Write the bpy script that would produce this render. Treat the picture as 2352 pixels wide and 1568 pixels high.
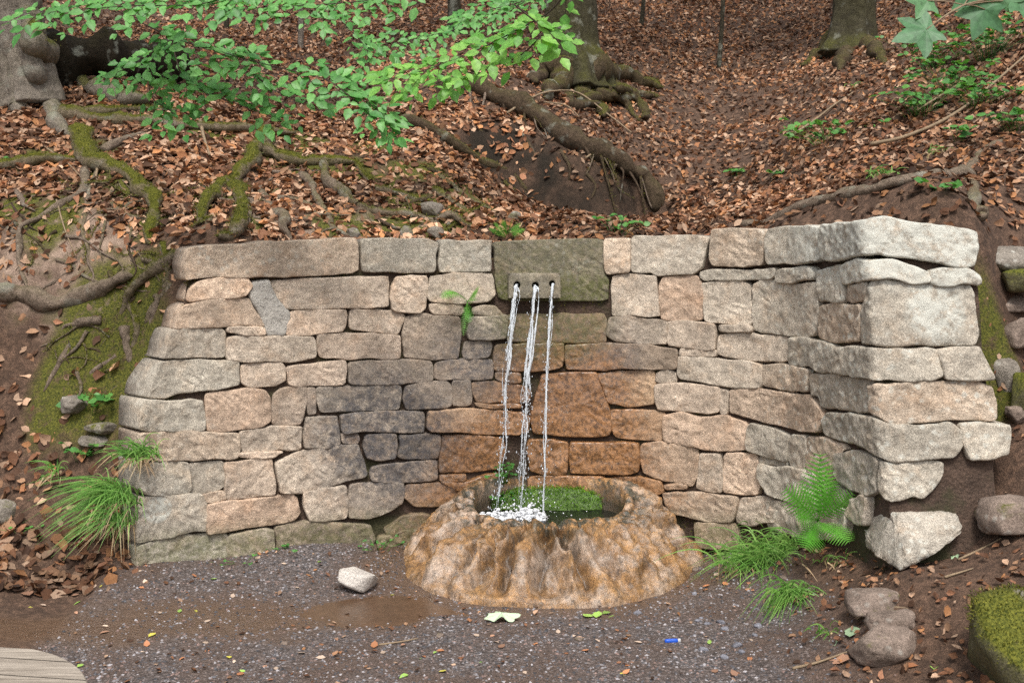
import bpy, bmesh, math, random
import numpy as np
from mathutils import Vector, Matrix
random.seed(7); np.random.seed(7)
R = math.radians
sc = bpy.context.scene
for o in list(bpy.data.objects): bpy.data.objects.remove(o)
col = sc.collection

# ------------------------------------------------------------------ camera, sky, sun, exposure
W0, H0 = 2352.0, 1568.0            # pixel frame used for the measurements
FPX, VH = 2522.0, 580.0            # focal length in those pixels, horizon row
PITCH = math.atan((H0/2-VH)/FPX)
CAM = np.array([0.0, 0.0, 1.7])
cd = bpy.data.cameras.new('camera'); cam = bpy.data.objects.new('camera', cd); col.objects.link(cam)
cd.sensor_width = 36.0; cd.lens = 36.0*FPX/W0; cd.clip_end = 500; cd.clip_start = 0.05
cam.location = CAM; cam.rotation_euler = (R(90)-PITCH, 0, 0)
sc.camera = cam

SUN_EL, SUN_AZ = R(60), R(178)     # high soft light from behind the camera
wd = bpy.data.worlds.new('World'); sc.world = wd; wd.use_nodes = True
nt = wd.node_tree; nt.nodes.clear()
sky = nt.nodes.new('ShaderNodeTexSky'); sky.sky_type = 'NISHITA'; sky.sun_disc = False
sky.sun_elevation = SUN_EL; sky.sun_rotation = SUN_AZ; sky.air_density = 1.0; sky.dust_density = 4.0; sky.ozone_density = 1.0
bg = nt.nodes.new('ShaderNodeBackground'); bg.inputs[1].default_value = 0.10
hs = nt.nodes.new('ShaderNodeHueSaturation'); hs.inputs['Saturation'].default_value = 0.35
wo = nt.nodes.new('ShaderNodeOutputWorld')
nt.links.new(sky.outputs[0], hs.inputs['Color']); nt.links.new(hs.outputs[0], bg.inputs[0]); nt.links.new(bg.outputs[0], wo.inputs[0])
sd = bpy.data.lights.new('sun', 'SUN'); sd.energy = 1.4; sd.angle = R(14); sd.color = (1.0, 0.95, 0.88)
sun = bpy.data.objects.new('sun', sd); col.objects.link(sun)
sdir = Vector((math.sin(SUN_AZ)*math.cos(SUN_EL), math.cos(SUN_AZ)*math.cos(SUN_EL), math.sin(SUN_EL)))
sun.rotation_euler = (-sdir).to_track_quat('-Z', 'Y').to_euler(); sun.location = sdir*30
vs = sc.view_settings; vs.view_transform = 'Standard'; vs.look = 'None'; vs.gamma = 1.0; vs.use_curve_mapping = False
vs.exposure = 0.9
sc.cycles.max_bounces = 6; sc.cycles.diffuse_bounces = 2; sc.cycles.glossy_bounces = 2; sc.cycles.transmission_bounces = 6
sc.cycles.use_denoising = False

# ------------------------------------------------------------------ small helpers
fwd = np.array([0, math.cos(PITCH), -math.sin(PITCH)]); upv = np.array([0, math.sin(PITCH), math.cos(PITCH)])
def ray(u, v):
    return np.array([1.0,0,0])*((u-W0/2)/FPX) + fwd + upv*(-(v-H0/2)/FPX)
def at(u, v, depth):
    d = ray(u, v); return CAM + d*(depth/d[1])
def on_ground(u, v, z=0.0):
    d = ray(u, v); return CAM + d*((z-CAM[2])/d[2])

def _h(ix, iy, iz):
    n = (ix*374761393 + iy*668265263 + iz*2147483647 + 1013904223) & 0xffffffff
    n = ((n ^ (n >> 13))*1274126177) & 0xffffffff
    n = ((n ^ (n >> 16))*2246822519) & 0xffffffff
    return ((n ^ (n >> 15)) & 0xffffff)/float(0xffffff)
def vnoise(p):
    p = np.asarray(p, float); i = np.floor(p).astype(np.int64); f = p-i; f = f*f*(3-2*f)
    x, y, z = i[...,0], i[...,1], i[...,2]; fx, fy, fz = f[...,0], f[...,1], f[...,2]
    def L(a, b, t): return a+(b-a)*t
    r = L(L(L(_h(x,y,z),_h(x+1,y,z),fx), L(_h(x,y+1,z),_h(x+1,y+1,z),fx), fy),
          L(L(_h(x,y,z+1),_h(x+1,y,z+1),fx), L(_h(x,y+1,z+1),_h(x+1,y+1,z+1),fx), fy), fz)
    return r*2-1
def fbm(p, oct=4, gain=0.5):
    p = np.asarray(p, float); a = 1.0; s = 0; t = 0
    for k in range(oct):
        s = s+a*vnoise(p*(2.03**k)+k*17.3); t += a; a *= gain
    return s/t
def sm(a, b, x):
    t = np.clip((np.asarray(x, float)-a)/(b-a), 0, 1); return t*t*(3-2*t)

def mesh_obj(name, V, F, mat, parent=None, smooth=True, colors=None, cname='Col', center=True):
    V = np.asarray(V, float)
    c = np.zeros(3)
    if center and parent is None: c = np.array([V[:,0].mean(), V[:,1].mean(), V[:,2].min()])
    elif center: c = V.mean(0)
    me = bpy.data.meshes.new(name)
    Vl = V-c
    if isinstance(F, np.ndarray):
        k = F.shape[1]; me.vertices.add(len(Vl)); me.vertices.foreach_set('co', Vl.ravel())
        me.loops.add(F.size); me.loops.foreach_set('vertex_index', F.ravel().astype(np.int32))
        me.polygons.add(len(F)); me.polygons.foreach_set('loop_start', np.arange(0, F.size, k, dtype=np.int32))
        me.polygons.foreach_set('loop_total', np.full(len(F), k, dtype=np.int32)); me.update(calc_edges=True); me.validate()
    else:
        me.from_pydata(Vl.tolist(), [], [tuple(int(i) for i in f) for f in F]); me.update()
    if smooth: me.polygons.foreach_set('use_smooth', np.ones(len(me.polygons), bool))
    if colors is not None:
        a = me.color_attributes.new(cname, 'FLOAT_COLOR', 'POINT')
        cc = np.asarray(colors, float)
        if cc.shape[1] == 3: cc = np.hstack([cc, np.ones((len(cc),1))])
        a.data.foreach_set('color', cc.ravel())
    if mat is not None: me.materials.append(mat)
    o = bpy.data.objects.new(name, me); col.objects.link(o)
    if parent is not None:
        o.parent = parent; o.location = Vector(c)-parent.location
    else: o.location = c
    return o
def tag(o, label, cat, group=None):
    o['label'] = label; o['category'] = cat
    if group: o['group'] = group
    return o
def thing(name, label, cat, loc, group=None):
    o = bpy.data.objects.new(name, None); col.objects.link(o); o.location = Vector([float(a) for a in loc])
    o.empty_display_size = 0.05
    return tag(o, label, cat, group)

class MB:
    def __init__(s): s.v = []; s.f = []; s.c = []; s.n = 0
    def add(s, V, F, c=None):
        V = np.asarray(V, float); s.v.append(V); s.f += [tuple(i+s.n for i in f) for f in F]
        if c is not None: s.c.append(np.tile(np.asarray(c, float), (len(V),1)) if np.ndim(c) == 1 else np.asarray(c, float))
        s.n += len(V)
    def build(s, name, mat, parent=None, smooth=True):
        return mesh_obj(name, np.vstack(s.v), s.f, mat, parent, smooth, np.vstack(s.c) if s.c else None)

def catmull(P, n):
    P = np.asarray(P, float); m = len(P)
    if m < 3:
        t = np.linspace(0, 1, n)[:,None]; return P[0]*(1-t)+P[-1]*t
    Q = np.vstack([2*P[0]-P[1], P, 2*P[-1]-P[-2]])
    out = []
    for t in np.linspace(0, m-1, n):
        i = min(int(t), m-2); f = t-i; a, b, c_, d = Q[i:i+4]
        out.append(0.5*((2*b)+(-a+c_)*f+(2*a-5*b+4*c_-d)*f*f+(-a+3*b-3*c_+d)*f**3))
    return np.array(out)
def tube(P, rad, sides=10, rough=0.0, freq=6.0, flat=1.0, seed=0.0, cap=True):
    """tapered tube along P with a lumpy skin"""
    P = np.asarray(P, float); n = len(P); rad = np.broadcast_to(rad, (n,))
    T = np.gradient(P, axis=0); T /= np.linalg.norm(T, axis=1)[:,None]+1e-9
    ref = np.array([0,0,1.0]) if abs(T[0,2]) < 0.9 else np.array([1.0,0,0])
    V = []
    N = np.cross(ref, T[0]); N /= np.linalg.norm(N)
    for i in range(n):
        N = N-T[i]*np.dot(N, T[i]); N /= np.linalg.norm(N)+1e-9
        B = np.cross(T[i], N)
        a = np.linspace(0, 2*math.pi, sides, endpoint=False)
        V.append(P[i]+rad[i]*(np.cos(a)[:,None]*N+flat*np.sin(a)[:,None]*B))
    V = np.array(V)
    if rough:
        C = P[:,None,:]; d = V-C
        k = 1+rough*(fbm(V*freq+seed, 3))+rough*0.6*vnoise(V*freq*3+seed)
        V = C+d*k[...,None]
    F = []
    for i in range(n-1):
        for j in range(sides):
            j2 = (j+1) % sides
            F.append((i*sides+j, i*sides+j2, (i+1)*sides+j2, (i+1)*sides+j))
    V = V.reshape(-1,3)
    if cap:
        F.append(tuple(range(sides))[::-1]); F.append(tuple((n-1)*sides+j for j in range(sides)))
    return V, F

# ------------------------------------------------------------------ node helpers
class NT:
    def __init__(s, name):
        s.m = bpy.data.materials.new(name); s.m.use_nodes = True; s.t = s.m.node_tree; s.t.nodes.clear()
        s.out = s.t.nodes.new('ShaderNodeOutputMaterial'); s.p = s.n('ShaderNodeBsdfPrincipled')
        s.t.links.new(s.p.outputs[0], s.out.inputs[0])
    def n(s, ty, **kw):
        nd = s.t.nodes.new(ty)
        for k, v in kw.items():
            if hasattr(nd, k) and k not in nd.inputs: setattr(nd, k, v)
            else: s.set(nd.inputs[k], v)
        return nd
    def set(s, inp, v):
        if isinstance(v, bpy.types.NodeSocket): s.t.links.new(v, inp)
        elif isinstance(v, tuple) and len(v) == 3 and inp.type == 'RGBA': inp.default_value = (*v, 1)
        else: inp.default_value = v
    def P(s, **kw):
        for k, v in kw.items(): s.set(s.p.inputs[k.replace('_', ' ')], v)
    def math(s, op, a, b=None, clamp=False):
        nd = s.t.nodes.new('ShaderNodeMath'); nd.operation = op; nd.use_clamp = clamp
        s.set(nd.inputs[0], a)
        if b is not None: s.set(nd.inputs[1], b)
        return nd.outputs[0]
    def mix(s, f, a, b, mode='MIX'):
        nd = s.t.nodes.new('ShaderNodeMix'); nd.data_type = 'RGBA'; nd.blend_type = mode; nd.clamp_factor = True
        s.set(nd.inputs[0], f); s.set(nd.inputs[6], a); s.set(nd.inputs[7], b); return nd.outputs[2]
    def ramp(s, f, *stops, interp='LINEAR'):
        nd = s.t.nodes.new('ShaderNodeValToRGB'); e = nd.color_ramp.elements; nd.color_ramp.interpolation = interp
        while len(e) < len(stops): e.new(0.5)
        for i, (p, c) in enumerate(stops):
            e[i].position = p; e[i].color = (c, c, c, 1) if not isinstance(c, tuple) else (*c, 1)
        s.set(nd.inputs[0], f); return nd.outputs[0]
    def noise(s, scale, detail=4, vec=None, rough=0.55, dist=0.0):
        nd = s.n('ShaderNodeTexNoise'); nd.inputs['Scale'].default_value = scale; nd.inputs['Detail'].default_value = detail
        nd.inputs['Roughness'].default_value = rough; nd.inputs['Distortion'].default_value = dist
        if vec is not None: s.set(nd.inputs['Vector'], vec)
        return nd.outputs['Fac']
    def voro(s, scale, vec=None, feature='F1', out='Distance'):
        nd = s.n('ShaderNodeTexVoronoi'); nd.feature = feature; nd.inputs['Scale'].default_value = scale
        if vec is not None: s.set(nd.inputs['Vector'], vec)
        return nd.outputs[out]
    def bump(s, h, strength=0.5, dist=0.01, normal=None):
        nd = s.n('ShaderNodeBump'); nd.inputs['Strength'].default_value = strength; nd.inputs['Distance'].default_value = dist
        s.set(nd.inputs['Height'], h)
        if normal is not None: s.set(nd.inputs['Normal'], normal)
        return nd.outputs[0]
    def vmath(s, op, a, b):
        nd = s.t.nodes.new('ShaderNodeVectorMath'); nd.operation = op; s.set(nd.inputs[0], a); s.set(nd.inputs[1], b); return nd.outputs[0]
    def vscale(s, v, k):
        return s.vmath('MULTIPLY', v, k)
    def sep(s, c):
        nd = s.t.nodes.new('ShaderNodeSeparateColor'); s.set(nd.inputs[0], c); return nd.outputs
def pos_of(t): return t.n('ShaderNodeNewGeometry').outputs['Position']

# ------------------------------------------------------------------ materials
def mat_stone():
    t = NT('weathered_sandstone'); P = pos_of(t)
    oi = t.n('ShaderNodeObjectInfo'); rnd = oi.outputs['Random']
    off = t.n('ShaderNodeCombineXYZ'); t.set(off.inputs[0], t.math('MULTIPLY', rnd, 41.0)); t.set(off.inputs[1], t.math('MULTIPLY', rnd, 17.0))
    v = t.vmath('ADD', P, off.outputs[0])
    at_ = t.n('ShaderNodeVertexColor'); at_.layer_name = 'Mask'; m = t.sep(at_.outputs[0]); alpha = at_.outputs['Alpha']
    big = t.noise(5, 6, v, 0.6); mid = t.noise(28, 8, v, 0.7); fine = t.noise(170, 5, v, 0.7); grain = t.noise(520, 2, v)
    base = oi.outputs['Color']
    c = t.mix(1.0, base, t.ramp(big, (0.3, 0.66), (0.7, 1.25)), 'MULTIPLY')
    c = t.mix(t.ramp(t.noise(9, 5, t.vmath('ADD', v, (3.1,1.7,5.5)), 0.6), (0.50, 0.0), (0.70, 0.42)), c, t.mix(1.0, c, (1.06, 0.86, 0.70), 'MULTIPLY'))
    c = t.mix(1.0, c, t.ramp(mid, (0.25, 0.58), (0.5, 1.0), (0.75, 1.32)), 'MULTIPLY')
    c = t.mix(1.0, c, t.ramp(fine, (0.3, 0.42), (0.5, 1.0), (0.70, 1.65)), 'MULTIPLY')
    c = t.mix(1.0, c, t.ramp(grain, (0.3, 0.6), (0.7, 1.42)), 'MULTIPLY')
    # rusty mineral run below the spouts
    rn = t.noise(16, 7, v, 0.75); og = t.math('MULTIPLY', m[0], t.ramp(rn, (0.2, 0.5), (0.6, 1.25)), True)
    rust = t.mix(t.ramp(t.noise(46, 6, v, 0.7), (0.35, 0.0), (0.62, 1.0)), (0.060, 0.028, 0.012), (0.46, 0.22, 0.085))
    c = t.mix(t.math('MULTIPLY', og, 0.88), c, rust)
    # dark algae bloom
    al = t.math('MULTIPLY', m[1], t.ramp(t.noise(22, 8, v, 0.8), (0.36, 0.0), (0.58, 1.2)), True)
    c = t.mix(t.math('MULTIPLY', al, 0.80), c, t.mix(t.noise(70, 4, v), (0.025, 0.028, 0.034), (0.10, 0.10, 0.115)))
    # lichen rosettes
    vd = t.voro(24, t.vmath('ADD', v, t.vscale(t.n('ShaderNodeTexNoise', Scale=30.0).outputs['Color'], (0.03,0.03,0.03))))
    lich = t.math('MULTIPLY', t.ramp(vd, (0.22, 1.0), (0.40, 0.0)), t.ramp(t.noise(7, 4, v, 0.6), (0.44, 0.0), (0.56, 1.0)))
    lich = t.math('MULTIPLY', lich, m[2], True)
    heavy = t.math('MULTIPLY', t.math('MULTIPLY', t.math('SUBTRACT', m[2], 0.8, True), 5.0, True), t.ramp(t.noise(19, 7, v, 0.75), (0.40, 0.0), (0.52, 1.0)))
    lich = t.math('MAXIMUM', lich, heavy)
    c = t.mix(t.math('MULTIPLY', lich, 0.85), c, (0.62, 0.62, 0.55))
    spk = t.math('MULTIPLY', t.ramp(t.voro(75, v), (0.13, 1.0), (0.24, 0.0)), t.ramp(t.noise(11, 3, v), (0.5, 0.0), (0.62, 0.8)))
    c = t.mix(t.math('MULTIPLY', spk, 0.75), c, (0.55, 0.53, 0.47))
    # moss and green film
    mo = t.math('MULTIPLY', alpha, t.ramp(t.noise(34, 7, v, 0.75), (0.33, 0.0), (0.55, 1.2)), True)
    c = t.mix(t.math('MULTIPLY', mo, 0.9), c, t.mix(t.noise(120, 3, v), (0.045, 0.06, 0.012), (0.14, 0.145, 0.035)))
    h = t.math('ADD', t.math('MULTIPLY', mid, 0.7), t.math('MULTIPLY', fine, 0.4))
    tl = t.n('ShaderNodeTexWave'); tl.wave_type = 'BANDS'; tl.bands_direction = 'DIAGONAL'
    tl.inputs['Scale'].default_value = 9; tl.inputs['Distortion'].default_value = 9; tl.inputs['Detail'].default_value = 3; t.set(tl.inputs['Vector'], v)
    h = t.math('ADD', h, t.math('MULTIPLY', t.math('MULTIPLY', tl.outputs['Fac'], t.ramp(rnd, (0.45, 0.0), (0.6, 0.4))), t.ramp(big, (0.45, 0.0), (0.6, 1.0))))
    h = t.math('ADD', h, t.math('MULTIPLY', t.noise(12, 4, v), 0.9))
    rough = t.math('SUBTRACT', 0.92, t.math('MULTIPLY', m[0], 0.5))
    t.set(t.p.inputs['Coat Weight'], t.math('MULTIPLY', m[0], 0.55)); t.p.inputs['Coat Roughness'].default_value = 0.18
    t.P(Base_Color=c, Roughness=rough, Normal=t.bump(h, 0.9, 0.013)); t.p.inputs['Specular IOR Level'].default_value = 0.35
    return t.m
def mat_mortar():
    t = NT('earth_mortar'); P = pos_of(t)
    c = t.mix(t.noise(9, 5, P), (0.030, 0.020, 0.014), (0.12, 0.075, 0.052))
    c = t.mix(1.0, c, t.ramp(t.noise(150, 4, P), (0.3, 0.5), (0.7, 1.4)), 'MULTIPLY')
    c = t.mix(t.ramp(t.noise(4, 5, P), (0.5, 0.0), (0.62, 0.7)), c, (0.035, 0.042, 0.012))
    t.P(Base_Color=c, Roughness=0.95, Normal=t.bump(t.noise(60, 5, P), 0.8, 0.02)); return t.m
def mat_repair():
    t = NT('cement_patch'); P = pos_of(t)
    c = t.mix(t.noise(8, 5, P), (0.36, 0.33, 0.29), (0.50, 0.47, 0.42))
    c = t.mix(t.ramp(t.voro(60, P), (0.12, 1.0), (0.2, 0.0)), c, (0.12, 0.11, 0.12))
    c = t.mix(1.0, c, t.ramp(t.noise(220, 4, P), (0.3, 0.62), (0.7, 1.35)), 'MULTIPLY')
    t.P(Base_Color=c, Roughness=0.95, Normal=t.bump(t.noise(80, 6, P), 0.8, 0.012)); return t.m
def mat_ground():
    # vertex masks: R gravel path, G moss, B bare eroded soil, A wet
    t = NT('forest_ground'); P = pos_of(t)
    at_ = t.n('ShaderNodeVertexColor'); at_.layer_name = 'Mask'; m = t.sep(at_.outputs[0]); wet = at_.outputs['Alpha']
    n1 = t.noise(3.0, 6, P); n2 = t.noise(22, 7, P, 0.7); n3 = t.noise(130, 5, P, 0.7)
    soil = t.mix(n1, (0.040, 0.024, 0.016), (0.105, 0.062, 0.040))
    soil = t.mix(t.ramp(n2, (0.45, 0.0), (0.7, 0.8)), soil, (0.21, 0.125, 0.082))
    soil = t.mix(1.0, soil, t.ramp(n3, (0.3, 0.45), (0.7, 1.7)), 'MULTIPLY')
    bare = t.mix(t.ramp(t.noise(6, 6, P, 0.65), (0.35, 0.0), (0.65, 1.0)), (0.13, 0.082, 0.058), (0.40, 0.29, 0.22))
    bare = t.mix(1.0, bare, t.ramp(n3, (0.3, 0.62), (0.7, 1.35)), 'MULTIPLY')
    bare = t.mix(t.ramp(t.noise(13, 5, P), (0.5, 0.0), (0.66, 0.6)), bare, (0.07, 0.065, 0.02))
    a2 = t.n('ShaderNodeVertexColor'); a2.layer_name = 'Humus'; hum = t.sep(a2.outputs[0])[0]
    soil = t.mix(hum, soil, t.mix(n2, (0.006, 0.0045, 0.003), (0.035, 0.024, 0.014)))  # near-black tone: dark earth plus painted gully shade
    c = t.mix(t.math('MULTIPLY', m[2], t.ramp(n2, (0.3, 0.6), (0.5, 1.2)), True), soil, bare)
    # grit: every cell is one chip
    vv = t.n('ShaderNodeTexVoronoi'); vv.inputs['Scale'].default_value = 95; t.set(vv.inputs['Vector'], P)
    chip = t.sep(vv.outputs['Color'])[0]
    grit = t.mix(t.ramp(chip, (0.0, 0.0), (0.75, 0.45), (1.0, 1.0)), (0.085, 0.070, 0.066), (0.46, 0.40, 0.385))
    grit = t.mix(t.math('MULTIPLY', t.ramp(t.noise(2.2, 5, P), (0.36, 0.0), (0.60, 0.85)), 1.0), grit, t.mix(n2, (0.10, 0.066, 0.050), (0.28, 0.19, 0.145)))
    grit = t.mix(1.0, grit, t.ramp(vv.outputs['Distance'], (0.0, 1.1), (0.7, 0.5)), 'MULTIPLY')
    c = t.mix(m[0], c, grit)
    mud = t.mix(n2, (0.075, 0.045, 0.027), (0.23, 0.14, 0.085))
    c = t.mix(t.math('MULTIPLY', wet, 0.8), c, mud)
    mo = t.math('MULTIPLY', m[1], t.ramp(t.noise(15, 7, P, 0.75), (0.30, 0.0), (0.52, 1.2)), True)
    moss = t.mix(t.ramp(t.noise(90, 5, P), (0.35, 0.0), (0.65, 1.0)), (0.035, 0.045, 0.006), (0.16, 0.155, 0.022))
    c = t.mix(mo, c, moss)
    h = t.math('ADD', n2, t.math('MULTIPLY', n3, 0.6))
    h = t.math('SUBTRACT', h, t.math('MULTIPLY', vv.outputs['Distance'], t.math('MULTIPLY', m[0], 0.7)))
    rough = t.math('SUBTRACT', 0.95, t.math('MULTIPLY', wet, t.ramp(t.noise(7, 4, P), (0.35, 0.5), (0.6, 0.82))))
    t.P(Base_Color=c, Roughness=rough, Normal=t.bump(h, 0.8, 0.02)); t.p.inputs['Specular IOR Level'].default_value = 0.4
    return t.m
def mat_leaf(name, rough=0.6, spec=0.35, trans=0.0, vein=False):
    # colour comes from a per-leaf attribute, or from the object colour when there is none
    t = NT(name); P = pos_of(t)
    a = t.n('ShaderNodeVertexColor'); a.layer_name = 'Col'
    c = t.mix(1.0, a.outputs[0], t.ramp(t.noise(140, 4, P), (0.3, 0.7), (0.7, 1.3)), 'MULTIPLY')
    t.P(Base_Color=c, Roughness=rough); t.p.inputs['Specular IOR Level'].default_value = spec
    if trans: add_trans(t, c, trans)
    return t.m
def add_trans(t, c, k):
    tr = t.n('ShaderNodeBsdfTranslucent'); t.set(tr.inputs[0], c)
    mx = t.n('ShaderNodeMixShader'); mx.inputs[0].default_value = k
    t.t.links.new(t.p.outputs[0], mx.inputs[1]); t.t.links.new(tr.outputs[0], mx.inputs[2]); t.t.links.new(mx.outputs[0], t.out.inputs[0])
def mat_green(name, a, b, k=0.3, rough=0.45):
    t = NT(name); P = pos_of(t); oi = t.n('ShaderNodeObjectInfo')
    c = t.mix(oi.outputs['Random'], a, b)
    c = t.mix(1.0, c, t.ramp(t.noise(60, 4, P), (0.3, 0.72), (0.7, 1.28)), 'MULTIPLY')
    t.P(Base_Color=c, Roughness=rough); t.p.inputs['Specular IOR Level'].default_value = 0.4
    add_trans(t, t.mix(1.0, c, (1.2, 1.25, 0.6), 'MULTIPLY'), k); return t.m
def mat_bark(name, a, b, moss=0.0, scale=1.0):
    t = NT(name); P = pos_of(t); oi = t.n('ShaderNodeObjectInfo')
    pv = t.vscale(P, (1, 1, 0.35)) if False else P
    n = t.noise(18*scale, 8, pv, 0.7); f = t.noise(120*scale, 5, pv, 0.7)
    c = t.mix(t.ramp(n, (0.3, 0.0), (0.7, 1.0)), a, b)
    c = t.mix(1.0, c, t.ramp(f, (0.3, 0.5), (0.7, 1.5)), 'MULTIPLY')
    c = t.mix(t.ramp(t.noise(7, 4, P), (0.58, 0.0), (0.68, 0.5)), c, (0.36, 0.37, 0.31))
    at_ = t.n('ShaderNodeVertexColor'); at_.layer_name = 'Col'
    if moss:
        g = t.sep(at_.outputs[0])[0]
        nz = t.n('ShaderNodeSeparateXYZ'); t.set(nz.inputs[0], t.n('ShaderNodeNewGeometry').outputs['Normal'])
        up = t.ramp(nz.outputs[2], (0.30, 0.25), (0.75, 1.0))
        k = t.math('MULTIPLY', t.math('MULTIPLY', g, up), t.ramp(t.noise(13, 6, P, 0.7), (0.3, 0.2), (0.5, 1.5)), True)
        ms = t.mix(t.ramp(t.noise(110, 5, P), (0.35, 0.0), (0.65, 1.0)), (0.035, 0.046, 0.006), (0.17, 0.165, 0.022))
        c = t.mix(k, c, ms)
    h = t.math('ADD', n, t.math('MULTIPLY', f, 0.5))
    t.P(Base_Color=c, Roughness=0.95, Normal=t.bump(h, 0.9, 0.02)); t.p.inputs['Specular IOR Level'].default_value = 0.2; return t.m
def mat_basin():
    t = NT('wet_tufa_rock'); P = pos_of(t)
    st = t.vscale(P, (1.0, 1.0, 0.45))
    n1 = t.noise(7, 7, P, 0.7, 0.6); n2 = t.noise(30, 8, st, 0.75); n3 = t.noise(120, 5, P, 0.7)
    c = t.mix(t.ramp(n1, (0.32, 0.0), (0.66, 1.0)), (0.15, 0.068, 0.020), (0.52, 0.28, 0.10))
    c = t.mix(t.ramp(t.noise(4.5, 6, P, 0.7), (0.48, 0.0), (0.62, 0.85)), c, (0.50, 0.38, 0.29))
    c = t.mix(1.0, c, t.ramp(n2, (0.32, 0.22), (0.5, 1.0), (0.68, 1.5)), 'MULTIPLY')
    c = t.mix(1.0, c, t.ramp(n3, (0.3, 0.55), (0.7, 1.45)), 'MULTIPLY')
    at_ = t.n('ShaderNodeVertexColor'); at_.layer_name = 'Mask'; m = t.sep(at_.outputs[0])
    dk = t.math('MULTIPLY', m[0], t.ramp(t.noise(17, 7, P, 0.75), (0.46, 0.0), (0.54, 1.0)))
    c = t.mix(t.math('MULTIPLY', dk, 0.92, True), c, (0.028, 0.034, 0.018))
    c = t.mix(t.math('MULTIPLY', m[1], 0.9, True), c, (0.03, 0.018, 0.010))
    h = t.math('ADD', t.math('MULTIPLY', n2, 1.0), t.math('MULTIPLY', n3, 0.35))
    t.P(Base_Color=c, Roughness=0.5, Normal=t.bump(h, 0.9, 0.018)); t.p.inputs['Coat Weight'].default_value = 0.9; t.p.inputs['Coat Roughness'].default_value = 0.24; t.set(t.p.inputs['Coat Normal'], t.bump(h, 0.5, 0.012)); t.p.inputs['Specular IOR Level'].default_value = 0.6
    return t.m
def mat_moss(name, a, b):
    t = NT(name); P = pos_of(t)
    n = t.noise(40, 6, P, 0.7); f = t.noise(260, 4, P)
    c = t.mix(t.ramp(n, (0.3, 0.0), (0.7, 1.0)), a, b); c = t.mix(1.0, c, t.ramp(f, (0.3, 0.45), (0.7, 1.55)), 'MULTIPLY')
    t.P(Base_Color=c, Roughness=1.0, Normal=t.bump(t.math('ADD', n, f), 1.0, 0.02)); t.p.inputs['Specular IOR Level'].default_value = 0.1
    t.p.inputs['Sheen Weight'].default_value = 0.3; return t.m
def mat_rock(name, a, b, lichen=0.0, moss=0.0):
    t = NT(name); P = pos_of(t)
    n = t.noise(10, 7, P, 0.7); f = t.noise(110, 5, P, 0.7)
    c = t.mix(t.ramp(n, (0.3, 0.0), (0.7, 1.0)), a, b); c = t.mix(1.0, c, t.ramp(f, (0.3, 0.55), (0.7, 1.42)), 'MULTIPLY')
    if lichen: c = t.mix(t.math('MULTIPLY', t.ramp(t.voro(22, P), (0.2, 1.0), (0.36, 0.0)), t.ramp(t.noise(5, 4, P), (0.5, 0.0), (0.6, lichen))), c, (0.6, 0.6, 0.54))
    if moss:
        nz = t.n('ShaderNodeSeparateXYZ'); t.set(nz.inputs[0], t.n('ShaderNodeNewGeometry').outputs['Normal'])
        k = t.math('MULTIPLY', t.ramp(nz.outputs[2], (0.0, 0.4), (0.5, 1.0)), t.ramp(t.noise(6, 6, P, 0.7), (0.62-0.3*moss, 0.0), (0.72-0.3*moss, 1.0)))
        c = t.mix(k, c, t.mix(t.ramp(t.noise(100, 5, P), (0.35, 0.0), (0.65, 1.0)), (0.04, 0.052, 0.008), (0.19, 0.19, 0.03)))
    t.P(Base_Color=c, Roughness=0.93, Normal=t.bump(t.math('ADD', n, t.math('MULTIPLY', f, 0.5)), 0.9, 0.014)); t.p.inputs['Specular IOR Level'].default_value = 0.25; return t.m
def mat_plain(name, c, rough=0.6, var=0.25, scale=40, spec=0.4, bump=0.3):
    t = NT(name); P = pos_of(t); n = t.noise(scale, 6, P, 0.65)
    cc = t.mix(1.0, c, t.ramp(n, (0.3, 1-var), (0.7, 1+var)), 'MULTIPLY')
    t.P(Base_Color=cc, Roughness=rough, Normal=t.bump(n, bump, 0.008)); t.p.inputs['Specular IOR Level'].default_value = spec; return t.m
def mat_wood():
    t = NT('weathered_planks'); P = pos_of(t); s_ = t.vscale(P, (2.0, 26.0, 26.0))
    n = t.noise(2.4, 8, s_, 0.7)
    c = t.mix(t.ramp(n, (0.3, 0.0), (0.7, 1.0)), (0.16, 0.13, 0.10), (0.46, 0.40, 0.33))
    t.P(Base_Color=c, Roughness=0.85, Normal=t.bump(n, 0.6, 0.006)); return t.m
def mat_water(name, tr, rough, c=(0.9, 0.95, 1.0)):
    t = NT(name); t.P(Base_Color=c, Roughness=rough, IOR=1.33); t.p.inputs['Transmission Weight'].default_value = tr
    t.p.inputs['Specular IOR Level'].default_value = 0.6
    return t.m
def mat_pool():
    t = NT('pool_water'); P = pos_of(t)
    t.P(Base_Color=(0.012, 0.014, 0.010), Roughness=0.06, IOR=1.33, Normal=t.bump(t.noise(28, 4, P, 0.6, 0.5), 0.5, 0.02)); return t.m
def mat_puddle():
    t = NT('shallow_puddle'); P = pos_of(t)
    c = t.mix(t.noise(20, 6, P, 0.7), (0.05, 0.03, 0.018), (0.17, 0.10, 0.06))
    t.P(Base_Color=c, Roughness=0.06, IOR=1.33, Normal=t.bump(t.noise(45, 4, P, 0.6), 0.25, 0.01)); return t.m
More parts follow.
